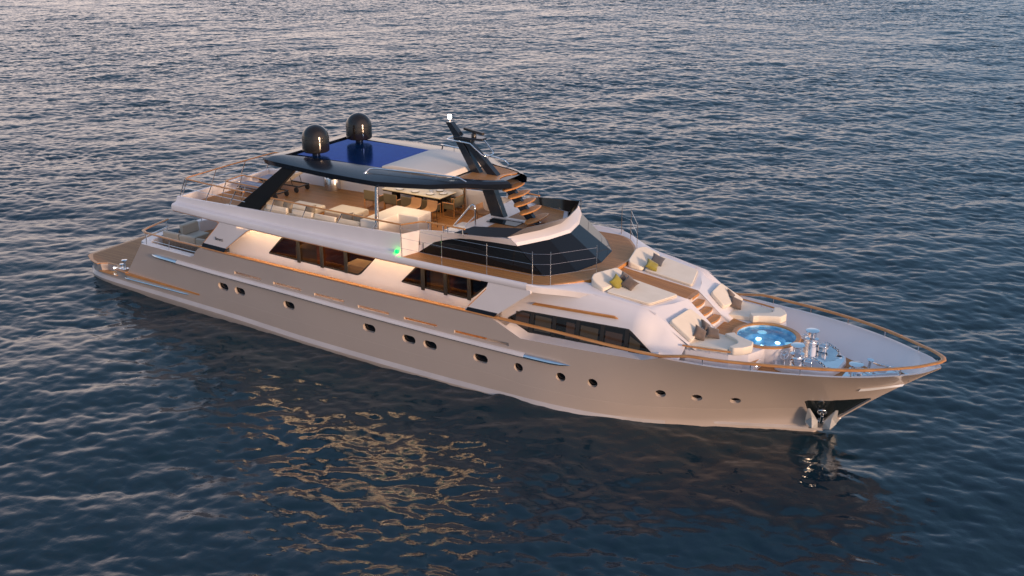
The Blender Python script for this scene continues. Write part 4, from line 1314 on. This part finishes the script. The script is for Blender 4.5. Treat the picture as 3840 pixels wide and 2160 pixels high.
# mast: two raked legs, head, platform, scanner, light
ms = MB()
def leg(p0, p1, p2, p3, w):
    ms.prism([(x, -w, z) for x, z in (p0, p1, p2, p3)], (0, 2 * w, 0))
leg((17.92, 8.42), (18.22, 8.42), (19.08, 7.22), (18.68, 7.20), .13)
leg((18.26, 8.42), (18.58, 8.42), (19.86, 7.24), (19.44, 7.20), .13)
leg((17.86, 8.58), (18.66, 8.56), (18.66, 8.38), (17.9, 8.38), .15)
leg((17.50, 9.05), (17.74, 9.07), (18.22, 8.56), (17.86, 8.54), .12)
leg((19.02, 6.98), (19.56, 6.98), (20.14, 5.66), (19.58, 5.60), .15)
mso = ms.build('mast', BLACK, yacht, bevel=.012)
mp = MB()
mp.plan([(17.95, -.22), (18.9, -.26), (19.2, -.16), (19.2, .16), (18.9, .26), (17.95, .22)], 8.52, 8.60)
mp.build('mast_platform', BLACK, mso, bevel=.02)
rs2 = MB()
rs2.lathe([(.10, 0), (.09, .12), (.06, .16), (0, .16)], (18.72, 0, 8.60), 20)
rs2.box(-.62, .62, -.06, .06, 8.76, 8.86)
# turn the bar
vv = []
ca, sa = math.cos(R(-22)), math.sin(R(-22))
nb = len(rs2.v) - 8
for i, (x, y, z) in enumerate(rs2.v):
    vv.append((18.72 + x * ca - y * sa, x * sa + y * ca, z) if i >= nb else (x, y, z))
rs2.v = vv
rs2.build('radar_scanner', mat('scanner_grey', (.035, .032, .03), .35), mso, bevel=.012)
lp = MB()
for s in (-1, 1):
    pass
lp.tube([(17.72, -.30, 8.46), (17.75, -.36, 8.46), (18.6, -.46, 8.46), (18.85, -.45, 8.44), (19.3, -.36, 8.05), (19.42, -.28, 7.98), (19.48, 0, 7.98), (19.42, .28, 7.98), (19.3, .36, 8.05), (18.85, .45, 8.44), (18.6, .46, 8.46), (17.75, .36, 8.46), (17.72, .30, 8.46), (17.68, 0, 8.46)], .026, 8, True)
lp.build('guard_loop', CHROME, mso, smooth=60)
ml = MB().lathe([(.06, 0), (.04, .02), (.035, .11), (.05, .12), (0, .12)], (17.62, 0, 9.05), 14)
mlo = ml.build('light_stem', STEEL, mso)
MB().lathe([(.0, .12), (.07, .12), (.075, .14), (.075, .25), (.065, .27), (0, .275)], (17.62, 0, 9.05), 18).build('masthead_lamp', LAMPC, mlo)
# stairs from helm deck to mast deck: stringer and boat shaped treads
sg = MB()
sg.prism([(x, -.09, z) for x, z in ((19.95, 6.95), (20.40, 6.95), (21.62, 5.62), (21.2, 5.62))], (0, .18, 0))
sgo = sg.build('stair_stringer', BLACK, yacht, bevel=.01)
MB().box(21.1, 21.75, -.2, .2, 5.62, 5.635).build('foot_plate', CHROME, sgo)
for i, (x, z) in enumerate(((20.48, 6.93), (20.72, 6.67), (20.98, 6.40), (21.22, 6.13), (21.50, 5.83))):
    wd = .72 if i < 4 else .82
    q = MB()
    out_ = rounded([(x - .20, -wd * .66), (x - .06, -wd * .97), (x + .07, -wd), (x + .16, -wd * .62), (x + .21, 0), (x + .16, wd * .62), (x + .07, wd), (x - .06, wd * .97), (x - .20, wd * .66)], .12)
    q.plan(out_, z - .055, z)
    tr_ = q.build('stair_tread', TEAK, sgo, bevel=.012)
    MB().plan([(x + (a - x) * .8, b * .88) for a, b in out_], z, z + .004).build('laid_planks', DECK, tr_)

# ------------------------------------------------------------------ bar, grill, lights, lettering
bar = MB()
bar.plan([(15.45, -.68), (17.15, -.68), (17.18, -1.58), (16.22, -1.58), (16.22, -2.98), (15.45, -2.98)], 4.575, 5.60)
bar.build('bar_counter', mat('bar_white', (.78, .72, .64), .35), yacht, bevel=.05, seg=3)
gr = MB()
gr.lathe([(.36, 0), (.36, .5), (.34, .54), (.30, .54), (.29, .50), (.0, .5)], (9.3, 3.0 - .25, 4.575), 32)
gr.plan([(8.95, 2.75), (8.6, 2.95), (8.75, 3.1), (9.1, 3.0)], 4.62, 5.1)
gr.build('round_grill', STEEL, yacht, smooth=40)
nl = MB().box(17.52, 17.65, -3.56, -3.46, 4.75, 4.89)
nlo = nl.build('navigation_lamp', LAMPG, yacht, bevel=.02)
lamp('navigation_light', (17.59, -3.68, 4.82), .25, (0, 1, .01), .05, parent=nlo)
cu = bpy.data.curves.new('lettering', 'FONT')
cu.body = 'Benetti'
cu.size, cu.shear, cu.extrude = .18, .15, .002
tmp = bpy.data.objects.new('lettering', cu)
col.objects.link(tmp)
dg = bpy.context.evaluated_depsgraph_get()
tm = bpy.data.meshes.new_from_object(tmp.evaluated_get(dg))
bpy.data.objects.remove(tmp, do_unlink=True)
le = bpy.data.objects.new('lettering', tm)
tm.materials.clear(); tm.materials.append(INK)
le.location = (8.02, -(hb(8.25) - .03) - .006, 3.64)
le.rotation_euler = (R(90), 0, math.atan2(-(hb(8.6) - hb(8.0)), .6))
le.scale = (.92, 1.1, 1)
le.parent = yacht
col.objects.link(le)
bl = MB().box(24.96, 24.99, -.42, -.36, 4.47, 4.53)

# ------------------------------------------------------------------ soft furnishings
def cushion_block(mb, x0, x1, y0, y1, z0, z1):
    return mb.box(x0, x1, y0, y1, z0, z1)
def pillow_mesh(name, m, a=.25, th=.09):
    mb = MB()
    n = 14
    def f(sgn):
        def g(u, v):
            x, y = 2 * u - 1, 2 * v - 1
            pinch = 1 - .16 * (1 - abs(x) ** 2) * abs(y) ** 2 - .0
            px = a * x * (1 - .14 * (1 - y * y) * abs(x) ** 3 )
            py = a * y * (1 - .14 * (1 - x * x) * abs(y) ** 3 )
            h = th * max(0, (1 - x ** 4) * (1 - y ** 4)) ** .55
            h *= 1 + .08 * math.sin(5 * x + 2 * y)
            return (px, py, sgn * h)
        return g
    mb.grid(f(1), n, n)
    mb.grid(f(-1), n, n)
    o = mb.build(name, m, None, smooth=60)
    return o
PILL = {}
def pillow(kind, m, loc, rot, label, a=.25, group='throw pillows on the foredeck pads', spin=None):
    if kind not in PILL:
        o = pillow_mesh('throw_pillow', m, a)
        PILL[kind] = o
    else:
        o = PILL[kind].copy()
        col.objects.link(o)
    spin = spin if spin is not None else R(38)
    o.location, o.rotation_euler = loc, (Matrix.Rotation(rot[2], 3, 'Z') @ Matrix.Rotation(rot[1], 3, 'Y') @ Matrix.Rotation(rot[0], 3, 'X') @ Matrix.Rotation(spin, 3, 'Z')).to_euler()
    tag(o, label, 'pillow', group)
    return o

def prism_pad(name, poly, zf, th, m, parent, bevel=.045):
    mb = MB()
    n = len(poly)
    a = [(x, y, zf(x, y)) for x, y in poly]; b = [(x, y, zf(x, y) + th) for x, y in poly]
    mb.add(a + b, [tuple(range(n - 1, -1, -1)), tuple(range(n, 2 * n))] + [(i, (i + 1) % n, n + (i + 1) % n, n + i) for i in range(n)])
    return mb.build(name, m, parent, bevel=bevel, seg=4, smooth=60)
for s, lab in ((-1, 'cream sun pad with mustard and taupe pillows on the sloping house top'), (1, 'cream sun pad with a dark grey pillow on the house top')):
    t = thing('sun_pad', lab, 'sun pad', (26.2, s * 1.3, topz(26.2)), group='cream sun pads on the house top')
    def loc(poly): return [(x - 26.2, s * y - s * 1.3) for x, y in poly]
    zf = lambda x, y: topz(x + 26.2) - topz(26.2) + .012
    pad = rounded([(25.72, .55), (27.62, .60), (27.22, 2.06), (25.62, 2.28)], .12)
    mt = prism_pad('mattress', loc(pad), zf, .09, CREAM, t)
    lp_ = loc(pad)
    MB().tube([(x, y, zf(x, y) + .055) for x, y in lp_], .012, 6, True).build('piping', BEIGE, mt, smooth=60)
    hd_ = rounded([(25.12, .42), (25.68, .52), (25.58, 2.28), (24.98, 2.16), (24.82, 1.7)], .16)
    mb = MB()
    q = loc(hd_)
    n = len(q)
    zt = lambda x, y: zf(x, y) + .10 + .22 * max(0, min(1, (25.75 - (x + 26.2)) / .8))
    mb.add([(x, y, zf(x, y)) for x, y in q] + [(x, y, zt(x, y)) for x, y in q], [tuple(range(n - 1, -1, -1)), tuple(range(n, 2 * n))] + [(i, (i + 1) % n, n + (i + 1) % n, n + i) for i in range(n)])
    mb.build('headrest', CREAM, t, bevel=.05, seg=4, smooth=60)
z0 = topz(26.0)
pillow('m', MUST, (25.72, -1.62, 4.56), (R(58), R(8), R(65)), 'mustard pillow leaning on the near sun pad headrest')
pillow('t', TAUPE, (25.80, -1.08, 4.56), (R(35), R(10), R(70)), 'taupe pillow behind the others on the near sun pad')
pillow('t', TAUPE, (26.10, -1.40, 4.52), (R(38), R(-6), R(40)), 'taupe pillow in front of the mustard one on the near sun pad')
pillow('m', MUST, (25.92, .80, 4.52), (R(38), R(4), R(75)), 'mustard pillow on the far sun pad beside the dark grey one')
pillow('g', GREYC, (25.86, 1.38, 4.54), (R(40), R(-8), R(60)), 'dark grey pillow on the far sun pad')
# lounges round the tub
def lounge(s, lab):
    t = thing('tub_lounge', lab, 'lounge seat', (29.4, s * 1.6, 3.05), group='cream lounges beside the hot tub')
    def loc(p): return [(x - 29.4, s * y - s * 1.6) for x, y in p]
    seat = rounded([(28.72, .85), (29.2, .95), (29.72, 1.02), (30.22, 1.50), (30.14, 2.16), (28.76, 2.44)], .06)
    prism_pad('seat', loc(seat), lambda x, y: 0, .15, CREAM, t)
    arm = [(29.74, .98), (29.62, 1.16), (29.95, 1.32), (30.20, 1.50), (30.30, 1.72), (30.16, 2.16), (30.36, 2.22), (30.62, 2.02), (30.80, 1.70), (30.72, 1.34), (30.36, 1.20), (30.0, 1.02), (29.86, .86)]
    prism_pad('bolster', loc(rounded(arm, .05)), lambda x, y: 0, .27, CREAM, t, .07)
    # back cushion lying on the sloping house front
    mb = MB()
    def sl(x, y): return front_z(y) + (3.05 - front_z(y)) * (x - front_x(y)) / (29.12 - front_x(y))
    q = rounded([(28.15, .95), (28.72, .82), (28.88, 2.34), (27.98, 2.22)], .12)
    a = [(x, y, sl(x, y) + .01) for x, y in q]
    b = [(x + .08, y, sl(x, y) + .14) for x, y in q]
    n = len(q)
    mb.add([(x - 29.4, s * y - s * 1.6, z - 3.05) for x, y, z in a + b], [tuple(range(n - 1, -1, -1)), tuple(range(n, 2 * n))] + [(i, (i + 1) % n, n + (i + 1) % n, n + i) for i in range(n)])
    mb.build('back_cushion', CREAM, t, bevel=.05, seg=4, smooth=60)
    return t
lounge(-1, 'cream curved lounge with three taupe pillows beside the hot tub')
lounge(1, 'cream curved lounge with two taupe pillows beside the hot tub, against the far bulwark')
pillow('t', TAUPE, (28.98, -1.80, 3.40), (R(52), R(-4), R(75)), 'taupe pillow nearest the near foredeck lounge backrest edge')
pillow('t', TAUPE, (28.98, -1.20, 3.42), (R(50), R(6), R(105)), 'taupe pillow at the back of three on the near lounge')
pillow('t', TAUPE, (29.28, -1.38, 3.34), (R(30), R(-8), R(80)), 'taupe pillow lying in front of two others on the near lounge')
pillow('t', TAUPE, (28.62, 1.95, 3.46), (R(55), R(6), R(95)), 'taupe pillow behind another on the far lounge')
pillow('t', TAUPE, (28.92, 1.62, 3.38), (R(42), R(-6), R(75)), 'taupe pillow in front of another on the far lounge')
for s in (-1, 1):
    lr = rail_bar('lounge_rail', [(28.72, s * 2.62, 3.20), (29.6, s * 2.48, 3.20), (30.30, s * 2.32, 3.20)], .04, .03)
    for x, y in ((28.95, 2.56), (29.6, 2.46), (30.2, 2.32)):
        MB().tube([(x, s * (y - .04), 3.03), (x, s * y, 3.19)], .014, 6).build('stanchion', CHROME, lr)

# fly deck sofa modules
def sofa_module(pm=BEIGE):
    t = thing('sofa_module', 'beige sofa module against the bulwark under the hardtop', 'sofa', group='sofa modules along the fly deck bulwark')
    MB().box(-.58, .58, -.44, .44, .06, .22).build('base', TEAK, t, bevel=.02)
    MB().box(-.57, .57, -.34, .44, .22, .42).build('seat', BEIGE, t, bevel=.05, seg=3)
    MB().box(-.59, .59, -.46, -.38, .22, .72).build('backrest_frame', BEIGE, t, bevel=.02)
    MB().prism([(-.53, -.38, .42), (-.53, -.16, .42), (-.53, -.22, .86), (-.53, -.37, .88)], (1.06, 0, 0)).build('back_cushion', CREAM, t, bevel=.05, seg=3)
    return t
sm = sofa_module()
for i, x in enumerate((11.18, 12.5, 13.66, 14.85)):
    lab = ['beige sofa module beside the black arch leg, under loose pillows', 'beige sofa module second from the black arch leg', 'beige sofa module third from the black arch leg', 'beige sofa module next to the white bar counter'][i]
    if i == 0:
        sm.location = (x, -2.56, 4.57); sm['label'] = lab
    else:
        copy_tree(sm, (x, -2.56, 4.57), (0, 0, 0), lab)
OLPIL = mat('greige_pillow_fabric', (.30, .25, .19), .9)
bump(OLPIL, 80, .4, .004)
for i, (loc, rot, lab) in enumerate((((10.72, -2.72, 5.40), (R(72), R(20), R(40)), 'greige pillow in the sofa corner by the black arch leg'), ((11.05, -2.62, 5.38), (R(75), R(0), R(5)), 'greige pillow leaning on the first sofa module'), ((11.45, -2.6, 5.34), (R(70), R(15), R(-10)), 'greige pillow at the end of the first sofa module'),
        ((12.2, -2.1, 5.20), (R(60), R(0), R(0)), 'greige pillow on the seat of the second sofa module'), ((14.55, -2.6, 5.36), (R(75), R(0), R(5)), 'greige pillow on the sofa module next to the bar'), ((15.05, -2.58, 5.37), (R(75), R(0), R(-8)), 'greige pillow nearest the white bar counter'))):
    pillow('o', OLPIL, loc, rot, lab, .27, 'pillows on the fly deck sofa', R(8))
# daybeds
def daybed(loc, lab, sx, sy):
    t = thing('daybed', lab, 'daybed', loc, group='cream daybeds on the fly deck')
    MB().box(-sx - .02, sx + .02, -sy - .02, sy + .02, .05, .13).build('base', TEAK, t, bevel=.01)
    MB().box(-sx, sx, -sy, sy, .13, .41).build('mattress', CREAM, t, bevel=.07, seg=4)
    return t
daybed((10.93, -.98, 4.57), 'cream daybed farther aft behind the sofa', .72, .50)
daybed((12.82, -.58, 4.57), 'cream daybed nearest the bar counter', .72, .58)

# dining table and chairs
tb = thing('dining_table', 'long cream stone dining table laid for dinner under the hardtop', 'table', (14.3, 2.4, 4.57))
MB().box(-1.5, 1.5, -.6, .6, .71, .755).build('tabletop', MARBLE, tb, bevel=.012)
MB().box(-1.46, 1.46, -.56, .56, .66, .71).build('apron', DARKM, tb)
for sx in (-1.2, 0, 1.2):
    MB().box(sx - .12, sx + .12, -.16, .16, 0, .66).build('leg', DARKM, tb, bevel=.02)
def director_chair():
    t = thing('dining_chair', 'olive canvas and teak folding armchair', 'chair', group='olive canvas dining chairs')
    for s in (-1, 1):
        f = MB()
        f.tube([(s * .32, -.28, .02), (s * .32, -.28, .84)], .022, 6)
        f.tube([(s * .32, .28, .02), (s * .32, .28, .62)], .022, 6)
        f.tube([(s * .32, -.28, .62), (s * .32, .30, .62)], .022, 6, sx=1.4)
        f.tube([(s * .32, -.30, .03), (s * .32, .30, .03)], .022, 6)
        f.tube([(s * .32, -.28, .05), (-s * .2, .26, .42)], .016, 6)
        f.build('side_frame', TEAK, t)
        MB().box(s * .31 - .012, s * .31 + .012, -.24, .26, .36, .60).build('arm_panel', OLIVE, t)
    MB().box(-.30, .30, -.24, .28, .40, .45).build('seat', OLIVE, t, bevel=.02)
    MB().box(-.335, .335, -.31, -.27, .46, .86).build('backrest', OLIVE, t, bevel=.015)
    return t
dc = director_chair()
chs = [((12.85, 1.25, 0), 0, 'olive canvas chair at the aft end of the near side of the dining table'), ((13.88, 1.25, 0), 0, 'olive canvas chair second along the near side of the table, left of the bar stools'),
       ((14.78, 1.25, 0), 0, 'olive canvas chair behind the first bar stool'), ((15.66, 1.3, 0), 0, 'olive canvas chair behind the second bar stool'),
       ((16.25, 2.1, 0), 90, 'olive canvas chair at the forward head of the dining table'), ((15.7, 3.0 - .02, 0), 180, 'olive canvas chair on the far side at the forward table corner'),
       ((14.75, 3.0, 0), 180, 'olive canvas chair on the far side of the table behind the glasses')]
for i, (l, a, lab) in enumerate(chs):
    loc = (l[0], l[1], 4.57); rot = (0, 0, R(a))
    if i == 0:
        dc.location, dc.rotation_euler = loc, rot; dc['label'] = lab
    else:
        copy_tree(dc, loc, rot, lab)
def place_setting():
    p = MB().lathe([(.0, .004), (.09, .004), (.14, .012), (.155, .02), (.15, .014), (.09, .0), (0, 0)], (0, 0, .008), 28)
    o = thing('place_setting', 'white plate on a brown mat with cutlery', 'plate', group='place settings on the dining table')
    p.build('plate', CHINA, o)
    MB().lathe([(0, 0), (.18, 0), (.18, .004), (0, .004)], (0, 0, 0), 28).build('mat', OLIVE, o)
    c = MB()
    for dx in (-.24, -.21, .21, .24):
        c.box(dx - .006, dx + .006, -.10, .10, 0, .004)
    c.build('cutlery', CHROME, o)
    return o
ps = place_setting()
for i, (x, y, lab) in enumerate(((13.55, 2.10, 'white plate with mat and cutlery farthest aft on the near table side'), (14.33, 2.12, 'white plate with cutlery in the middle of the near table side'), (15.09, 2.13, 'white plate with cutlery at the forward end of the near table side'), (15.12, 2.80, 'white plate on the far table side beside the glasses'), (15.52, 2.47, 'white plate at the forward head of the table'))):
    if i == 0:
        ps.location = (x, y, 5.327); ps['label'] = lab
    else:
        copy_tree(ps, (x, y, 5.327), (0, 0, R(90) if i == 4 else 0), lab)
def glass(loc, h, r, lab, nm='wine_glass', g='glasses on the dining table'):
    o = MB().lathe([(.035, 0), (.036, .004), (.006, .01), (.005, h * .5), (r, h * .66), (r * .92, h), (r * .86, h), (r * .9, h * .68), (0, h * .56)] if nm == 'wine_glass' else [(r, 0), (r, h), (r * .94, h), (r * .92, .01), (0, .01)], (0, 0, 0), 18).build(nm, GLASS, None)
    o.location = loc
    tag(o, lab, 'glass' if nm == 'wine_glass' else 'vase', g)
glass((14.78, 2.62, 5.327), .28, .09, 'tall clear glass hurricane vase at the centre of the table', 'glass_vase', 'glass vases on the table')
glass((14.95, 2.42, 5.327), .22, .08, 'shorter clear glass vase beside the tall one', 'glass_vase', 'glass vases on the table')
glass((15.28, 2.72, 5.327), .2, .04, 'wine glass between the two far plates')
glass((15.35, 2.92, 5.327), .2, .04, 'wine glass at the far table edge')
glass((15.42, 2.66, 5.327), .2, .04, 'wine glass by the head plate')
# bar stools
def stool():
    t = thing('bar_stool', 'tan woven bar stool with thin black legs', 'stool', group='tan bar stools')
    sh = MB()
    sec = []
    for k, (y, z) in enumerate(((.24, .72), (.1, .70), (-.1, .71), (-.18, .76), (-.22, .86), (-.24, 1.03))):
        sec.append([(-.25, y, z + .02), (-.2, y, z), (.2, y, z), (.25, y, z + .02), (.25, y, z + .05), (-.25, y, z + .05)])
    sh.loft(sec, True, caps=True)
    sh.build('seat_shell', TAN, t, smooth=60, bevel=.01)
    f = MB()
    f.tube([(-.25, .24, .72), (-.25, -.1, .70), (-.26, -.2, .78), (-.26, -.26, 1.02)], .012, 6)
    f.tube([(.25, .24, .72), (.25, -.1, .70), (.26, -.2, .78), (.26, -.26, 1.02)], .012, 6)
    f.tube([(-.2, -.2, .25), (.2, -.2, .25), (.2, .2, .25), (-.2, .2, .25)], .01, 6, True)
    f.build('frame', DARKM, t)
    for sx in (-1, 1):
        for sy in (-1, 1):
            MB().tube([(sx * .22, sy * .18, .70), (sx * .24, sy * .22, 0)], .012, 6).build('leg', DARKM, t)
    return t
stl = stool()
for i, (x, y, a, lab) in enumerate(((15.58, .26, 180, 'tan bar stool behind the bar counter, the left one of the pair'), (16.38, .24, 180, 'tan bar stool behind the forward corner of the bar counter'), (18.45, 1.1, -90, 'tan stool at the foot of the helm steps beside the mast leg'), (18.6, 2.15, -90, 'tan stool half hidden behind the black mast leg'))):
    loc, rot = (x, y, 4.57), (0, 0, R(a))
    if i == 0:
        stl.location, stl.rotation_euler = loc, rot; stl['label'] = lab
    else:
        copy_tree(stl, loc, rot, lab)
# loungers aft
def lounger():
    t = thing('sun_lounger', 'blue grey padded sun lounger', 'sun lounger', group='sun loungers on the aft fly deck')
    f = MB()
    for s in (-1, 1):
        f.tube([(-1.1, s * .33, .28), (1.25, s * .33, .28)], .03, 6)
    f.tube([(-1.1, -.33, .28), (-1.1, .33, .28)], .03, 6); f.tube([(1.25, -.33, .28), (1.25, .33, .28)], .03, 6)
    f.tube([(.85, -.3, .28), (.75, -.3, .62)], .015, 6); f.tube([(.85, .3, .28), (.75, .3, .62)], .015, 6)
    f.build('frame', DARKM, t)
    for s in (-1, 1):
        MB().tube([(-.9, s * .33, .28), (-.9, s * .33, 0)], .025, 6).build('leg', DARKM, t)
        MB().lathe([(0, -.03), (.12, -.03), (.13, 0), (.12, .03), (0, .03)], (1.12, s * .36, .13), 20, axis=(0, 1, 0)).build('wheel', RUBBER, t)
    MB().box(-1.12, .28, -.33, .33, .31, .41).build('seat_pad', BLUEPAD, t, bevel=.03)
    b = MB().prism([(.28, -.33, .31), (.25, -.33, .41), (1.05, -.33, .90), (1.12, -.33, .83)], (0, .66, 0))
    b.build('back_pad', BEIGE, t, bevel=.03)
    MB().tube([(.35, -.2, .50), (.35, .2, .50)], .06, 10).build('roll_pillow', BLUEPAD, t)
    return t
lo = lounger()
lo.location = (7.2, .44, 4.57); lo['label'] = 'blue grey sun lounger nearest the stairwell rail, backrest raised'
copy_tree(lo, (7.2, 1.80, 4.57), (0, 0, 0), 'blue grey sun lounger against the far fly deck bulwark, backrest raised')
# cockpit sofa with rope backs
def rope_module():
    t = thing('rope_sofa_module', 'rope backed sofa module with taupe cushions', 'sofa', group='rope backed sofa modules in the cockpit')
    f = MB()
    for x in (-.5, .5):
        f.tube([(x, -.44, 0), (x, -.5, .60)], .025, 6)
        f.tube([(x, .40, 0), (x, .40, .22)], .025, 6)
    f.tube([(-.5, -.5, .60), (.5, -.5, .60)], .022, 6); f.tube([(-.5, -.445, .06), (.5, -.445, .06)], .022, 6)
    f.build('frame', ROPE, t)
    MB().loft([[(-.48, -.44, .07), (.48, -.44, .07)], [(-.48, -.50, .59), (.48, -.50, .59)]]).build('rope_back', ROPE, t)
    MB().box(-.48, .48, -.40, .42, .2, .42).build('seat', BEIGE, t, bevel=.05, seg=3)
    MB().prism([(-.49, -.46, .44), (-.49, -.2, .42), (-.49, -.26, .88), (-.49, -.5, .90)], (.98, 0, 0)).build('back_cushion', BEIGE, t, bevel=.06, seg=3)
    return t
rm = rope_module()
for i, (x, y, a, lab) in enumerate(((3.72, -1.40, 0, 'rope backed cockpit sofa module at the aft corner'), (4.76, -1.42, 0, 'rope backed cockpit sofa module in the middle of its row'), (5.80, -1.44, 0, 'rope backed cockpit sofa module half hidden by the white side pillar'), (3.62, -.32, -90, 'cockpit sofa module turned forward with its back to the swim platform'))):
    loc, rot = (x, y, 1.96), (0, 0, R(a))
    if i == 0:
        rm.location, rm.rotation_euler = loc, rot; rm['label'] = lab
    else:
        copy_tree(rm, loc, rot, lab)
ct = thing('cockpit_table', 'round low table in front of the cockpit sofa', 'table', (5.6, .1, 1.96))
MB().lathe([(0, .38), (.45, .38), (.46, .40), (.45, .42), (0, .42)], (0, 0, 0), 32).build('tabletop', DARKM, ct)
MB().lathe([(.25, 0), (.06, .03), (.05, .38), (0, .38)], (0, 0, 0), 20).build('leg', DARKM, ct)

# ------------------------------------------------------------------ sea
def sea_mesh():
    Lt, Nn = 176.0, 1536
    rng = np.random.default_rng(11)
    k1 = 2 * np.pi * np.fft.fftfreq(Nn, Lt / Nn)
    KX, KY = np.meshgrid(k1, k1, indexing='ij')
    K = np.hypot(KX, KY); K[0, 0] = 1e-6
    th = np.arctan2(KY, KX)
    def comp(lp, direc, power, spread, amp, kmax):
        kp = 2 * np.pi / lp
        S = np.exp(-1.25 * (kp / K) ** 2) / K ** power
        D = np.abs(np.cos((th - direc) / 1.0)) ** spread
        D = np.where(np.cos(th - direc) > 0, D, .15 * D)
        S = S * (D + .04) * np.exp(-(K / kmax) ** 2)
        S[0, 0] = 0
        h = np.sqrt(S) * (rng.normal(size=K.shape) + 1j * rng.normal(size=K.shape))
        z = np.real(np.fft.ifft2(h))
        return h * (amp / z.std())
    def gust(lp, lo, hi):
        g = np.real(np.fft.ifft2(np.exp(-(K * lp / 6.283) ** 2) * (rng.normal(size=K.shape) + 1j * rng.normal(size=K.shape))))
        return lo + (hi - lo) / (1 + np.exp(-1.6 * g / g.std()))
    z = dx = dy = 0
    for H, g in ((comp(18.0, R(140), 4.0, 3, .045, 8), 1.0), (comp(5.0, R(118), 3.4, 1, .024, 16), gust(40, .7, 1.3)), (comp(1.3, R(95), 3.0, 1, .0100, 26), gust(22, .5, 1.5)), (comp(.7, R(70), 2.6, 1, .0045, 30), gust(14, .5, 1.5))):
        z = z + np.real(np.fft.ifft2(H)) * g
        dx = dx + np.real(np.fft.ifft2(-1j * KX / K * H)) * g * 1.15
        dy = dy + np.real(np.fft.ifft2(-1j * KY / K * H)) * g * 1.15
    return Lt, Nn, dx, dy, z
Lt, Nn, dx, dy, zz = sea_mesh()
def tile(ox, oy, step, drop=0.0):
    idx = np.arange(0, Nn + 1, step)
    g = Lt / Nn
    I_, J_ = np.meshgrid(idx, idx, indexing='ij')
    a, b = I_ % Nn, J_ % Nn
    X = ox + I_ * g + dx[a, b]; Y = oy + J_ * g + dy[a, b]; Z = zz[a, b] - drop
    n = len(idx)
    V = np.stack([X, Y, Z], -1).reshape(-1, 3)
    q = (np.arange(n - 1)[:, None] * n + np.arange(n - 1)[None, :]).reshape(-1)
    F = np.stack([q, q + n, q + n + 1, q + 1], -1)
    return V, F
OX, OY = -119.0, -27.0
Vs, Fs, off = [], [], 0
for i in range(-2, 3):
    for j in range(-2, 3):
        st_ = 1 if (i, j) == (0, 0) else 12
        V, F = tile(OX + i * Lt, OY + j * Lt, st_, 0.0 if st_ == 1 else .05)
        Vs.append(V); Fs.append(F + off); off += len(V)
# flat water on to the horizon
lo_, hi_ = OX - 2 * Lt, OX + 3 * Lt
lo2, hi2 = OY - 2 * Lt, OY + 3 * Lt
B_ = 6000.0
V = np.array([(lo_ - B_, lo2 - B_, -.12), (hi_ + B_, lo2 - B_, -.12), (hi_ + B_, hi2 + B_, -.12), (lo_ - B_, hi2 + B_, -.12), (lo_ + 1, lo2 + 1, -.12), (hi_ - 1, lo2 + 1, -.12), (hi_ - 1, hi2 - 1, -.12), (lo_ + 1, hi2 - 1, -.12)])
F = np.array([(0, 1, 5, 4), (1, 2, 6, 5), (2, 3, 7, 6), (3, 0, 4, 7)])
Vs.append(V); Fs.append(F + off)
V = np.concatenate(Vs); F = np.concatenate(Fs)
me = bpy.data.meshes.new('sea')
me.vertices.add(len(V)); me.vertices.foreach_set('co', V.astype(np.float32).ravel())
me.loops.add(F.size); me.loops.foreach_set('vertex_index', F.astype(np.int32).ravel())
me.polygons.add(len(F)); me.polygons.foreach_set('loop_start', (np.arange(len(F)) * 4).astype(np.int32))
me.polygons.foreach_set('use_smooth', np.ones(len(F), dtype=bool))
me.update(calc_edges=True)
me.materials.append(SEA)
so = bpy.data.objects.new('sea', me)
col.objects.link(so)
so['kind'] = 'structure'
